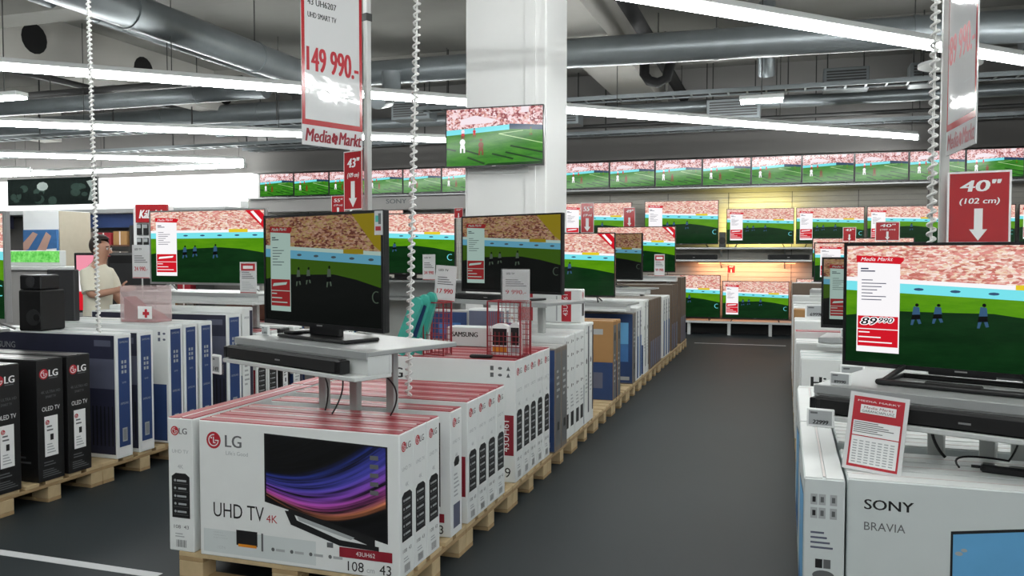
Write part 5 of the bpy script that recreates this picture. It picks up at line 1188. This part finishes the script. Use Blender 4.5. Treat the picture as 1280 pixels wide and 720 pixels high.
# face features grown from the head
obj('nose', MB().prism('skin', [(0.132, 1.655), (0.165, 1.622), (0.135, 1.608)], -0.014, 0.014, 'y').mesh('nose'), man)
for s in (-1, 1):
    obj('ear', MB().tube('skin', [(0.035, s*0.078, 1.61), (0.03, s*0.092, 1.635), (0.035, s*0.08, 1.665)], [0.01, 0.016, 0.012], 8).mesh('ear'), man)
for s in (-1, 1):
    eo = obj('eye', MB().tube('ink_white', [(0.124, s*0.034, 1.655), (0.134, s*0.034, 1.655)], 0.011, 8).tube('ink_black', [(0.13, s*0.034, 1.655), (0.137, s*0.034, 1.655)], 0.006, 8).mesh('eye'), man)
    obj('eyebrow', MB().tube('hair', [(0.128, s*0.052, 1.677), (0.138, s*0.02, 1.68)], 0.005, 6).mesh('eyebrow'), man)
obj('mouth', MB().tube('ink_darkred', [(0.124, -0.022, 1.583), (0.133, 0, 1.584), (0.124, 0.022, 1.583)], 0.005, 6).mesh('mouth'), man)
# short dark hair: shell over crown and back of the head
bm = bmesh.new(); bmesh.ops.create_uvsphere(bm, u_segments=24, v_segments=16, radius=1)
for v in bm.verts: v.co = Vector((0.035+v.co.x*0.108, v.co.y*0.088, 1.69+v.co.z*0.112))
bmesh.ops.delete(bm, geom=[v for v in bm.verts if (v.co.z < 1.70 and v.co.x > 0.06) or (v.co.z < 1.745 and v.co.x > 0.1) or v.co.z < 1.605], context='VERTS')
me = bpy.data.meshes.new('hair'); bm.to_mesh(me); bm.free(); me.materials.append(M['hair'])
for p_ in me.polygons: p_.use_smooth = True
ho = obj('hair', me, man); sd = ho.modifiers.new('s', 'SOLIDIFY'); sd.thickness = 0.008
def rings(m, mt, data, n=20):
    vs = []
    for cx, cy, cz, a, b in data:
        for k in range(n): q = 2*math.pi*k/n; vs.append((cx+a*math.cos(q), cy+b*math.sin(q), cz))
    fs = [(i*n+k, i*n+(k+1) % n, (i+1)*n+(k+1) % n, (i+1)*n+k) for i in range(len(data)-1) for k in range(n)]
    m.add(vs, fs, mt, True); return m
ts = rings(MB(), 'cream_cotton', [(0, 0, 0.86, 0.122, 0.17), (0, 0, 0.95, 0.126, 0.17), (0, 0, 1.1, 0.118, 0.165), (0.005, 0, 1.25, 0.122, 0.175), (0.005, 0, 1.36, 0.12, 0.185), (0, 0, 1.42, 0.108, 0.18), (0, 0, 1.455, 0.1, 0.16), (0.005, 0, 1.48, 0.085, 0.11), (0.012, 0, 1.497, 0.072, 0.076), (0.016, 0, 1.503, 0.063, 0.064)])
ts.tube('cream_cotton', [(0.0, -0.12, 1.43), (0.0, -0.175, 1.415), (0.03, -0.21, 1.33), (0.06, -0.238, 1.23)], [0.055, 0.07, 0.072, 0.07], 14)
ts.tube('cream_cotton', [(0.0, 0.12, 1.43), (0.0, 0.175, 1.415), (0.03, 0.205, 1.33), (0.055, 0.228, 1.22)], [0.055, 0.07, 0.072, 0.07], 14)
obj('t_shirt', ts.mesh('t_shirt'), man)
V3 = [(0,0,0.93),(0,-0.09,0.88),(0.01,-0.11,0.5),(0,-0.11,0.08),(0,0.09,0.88),(0.03,0.11,0.5),(0.02,0.11,0.08)]
skinned('trousers', V3, [(0,1),(1,2),(2,3),(0,4),(4,5),(5,6)], [(0.15,0.16),0.105,0.08,0.07,0.105,0.08,0.07], 'denim', man)
for s in (-1, 1):
    obj('shoe', MB().box('black_plastic', -0.09, -0.05, 0, 0.2, 0.05, 0.09, 0.03).mesh('shoe'), man, (0.0 if s < 0 else 0.02, s*0.115, 0))
# hands: palm and five bent fingers each
for s, (hx, hy, hz) in ((-1, (0.29, -0.085, 1.26)), (1, (0.285, 0.18, 0.99))):
    h = MB(); d = -s
    h.tube('skin', [(hx-0.02, hy-d*0.015, hz), (hx+0.025, hy+d*0.015, hz), (hx+0.06, hy+d*0.04, hz)], [0.026, 0.034, 0.03], 8)
    for k in range(4):
        z_ = hz+0.027-0.018*k; L = (0.07, 0.08, 0.075, 0.06)[k]
        h.tube('skin', [(hx+0.06, hy+d*0.04, z_), (hx+0.06+L*0.45, hy+d*(0.04+L*0.4), z_-0.004), (hx+0.05+L*0.5, hy+d*(0.05+L*0.85), z_-0.012)], [0.0095, 0.0085, 0.007], 6)
    h.tube('skin', [(hx+0.015, hy, hz+0.028), (hx+0.04, hy-d*0.01, hz+0.058), (hx+0.062, hy+d*0.005, hz+0.075)], [0.011, 0.0095, 0.008], 6)
    obj('hand', h.mesh('hand'), man)
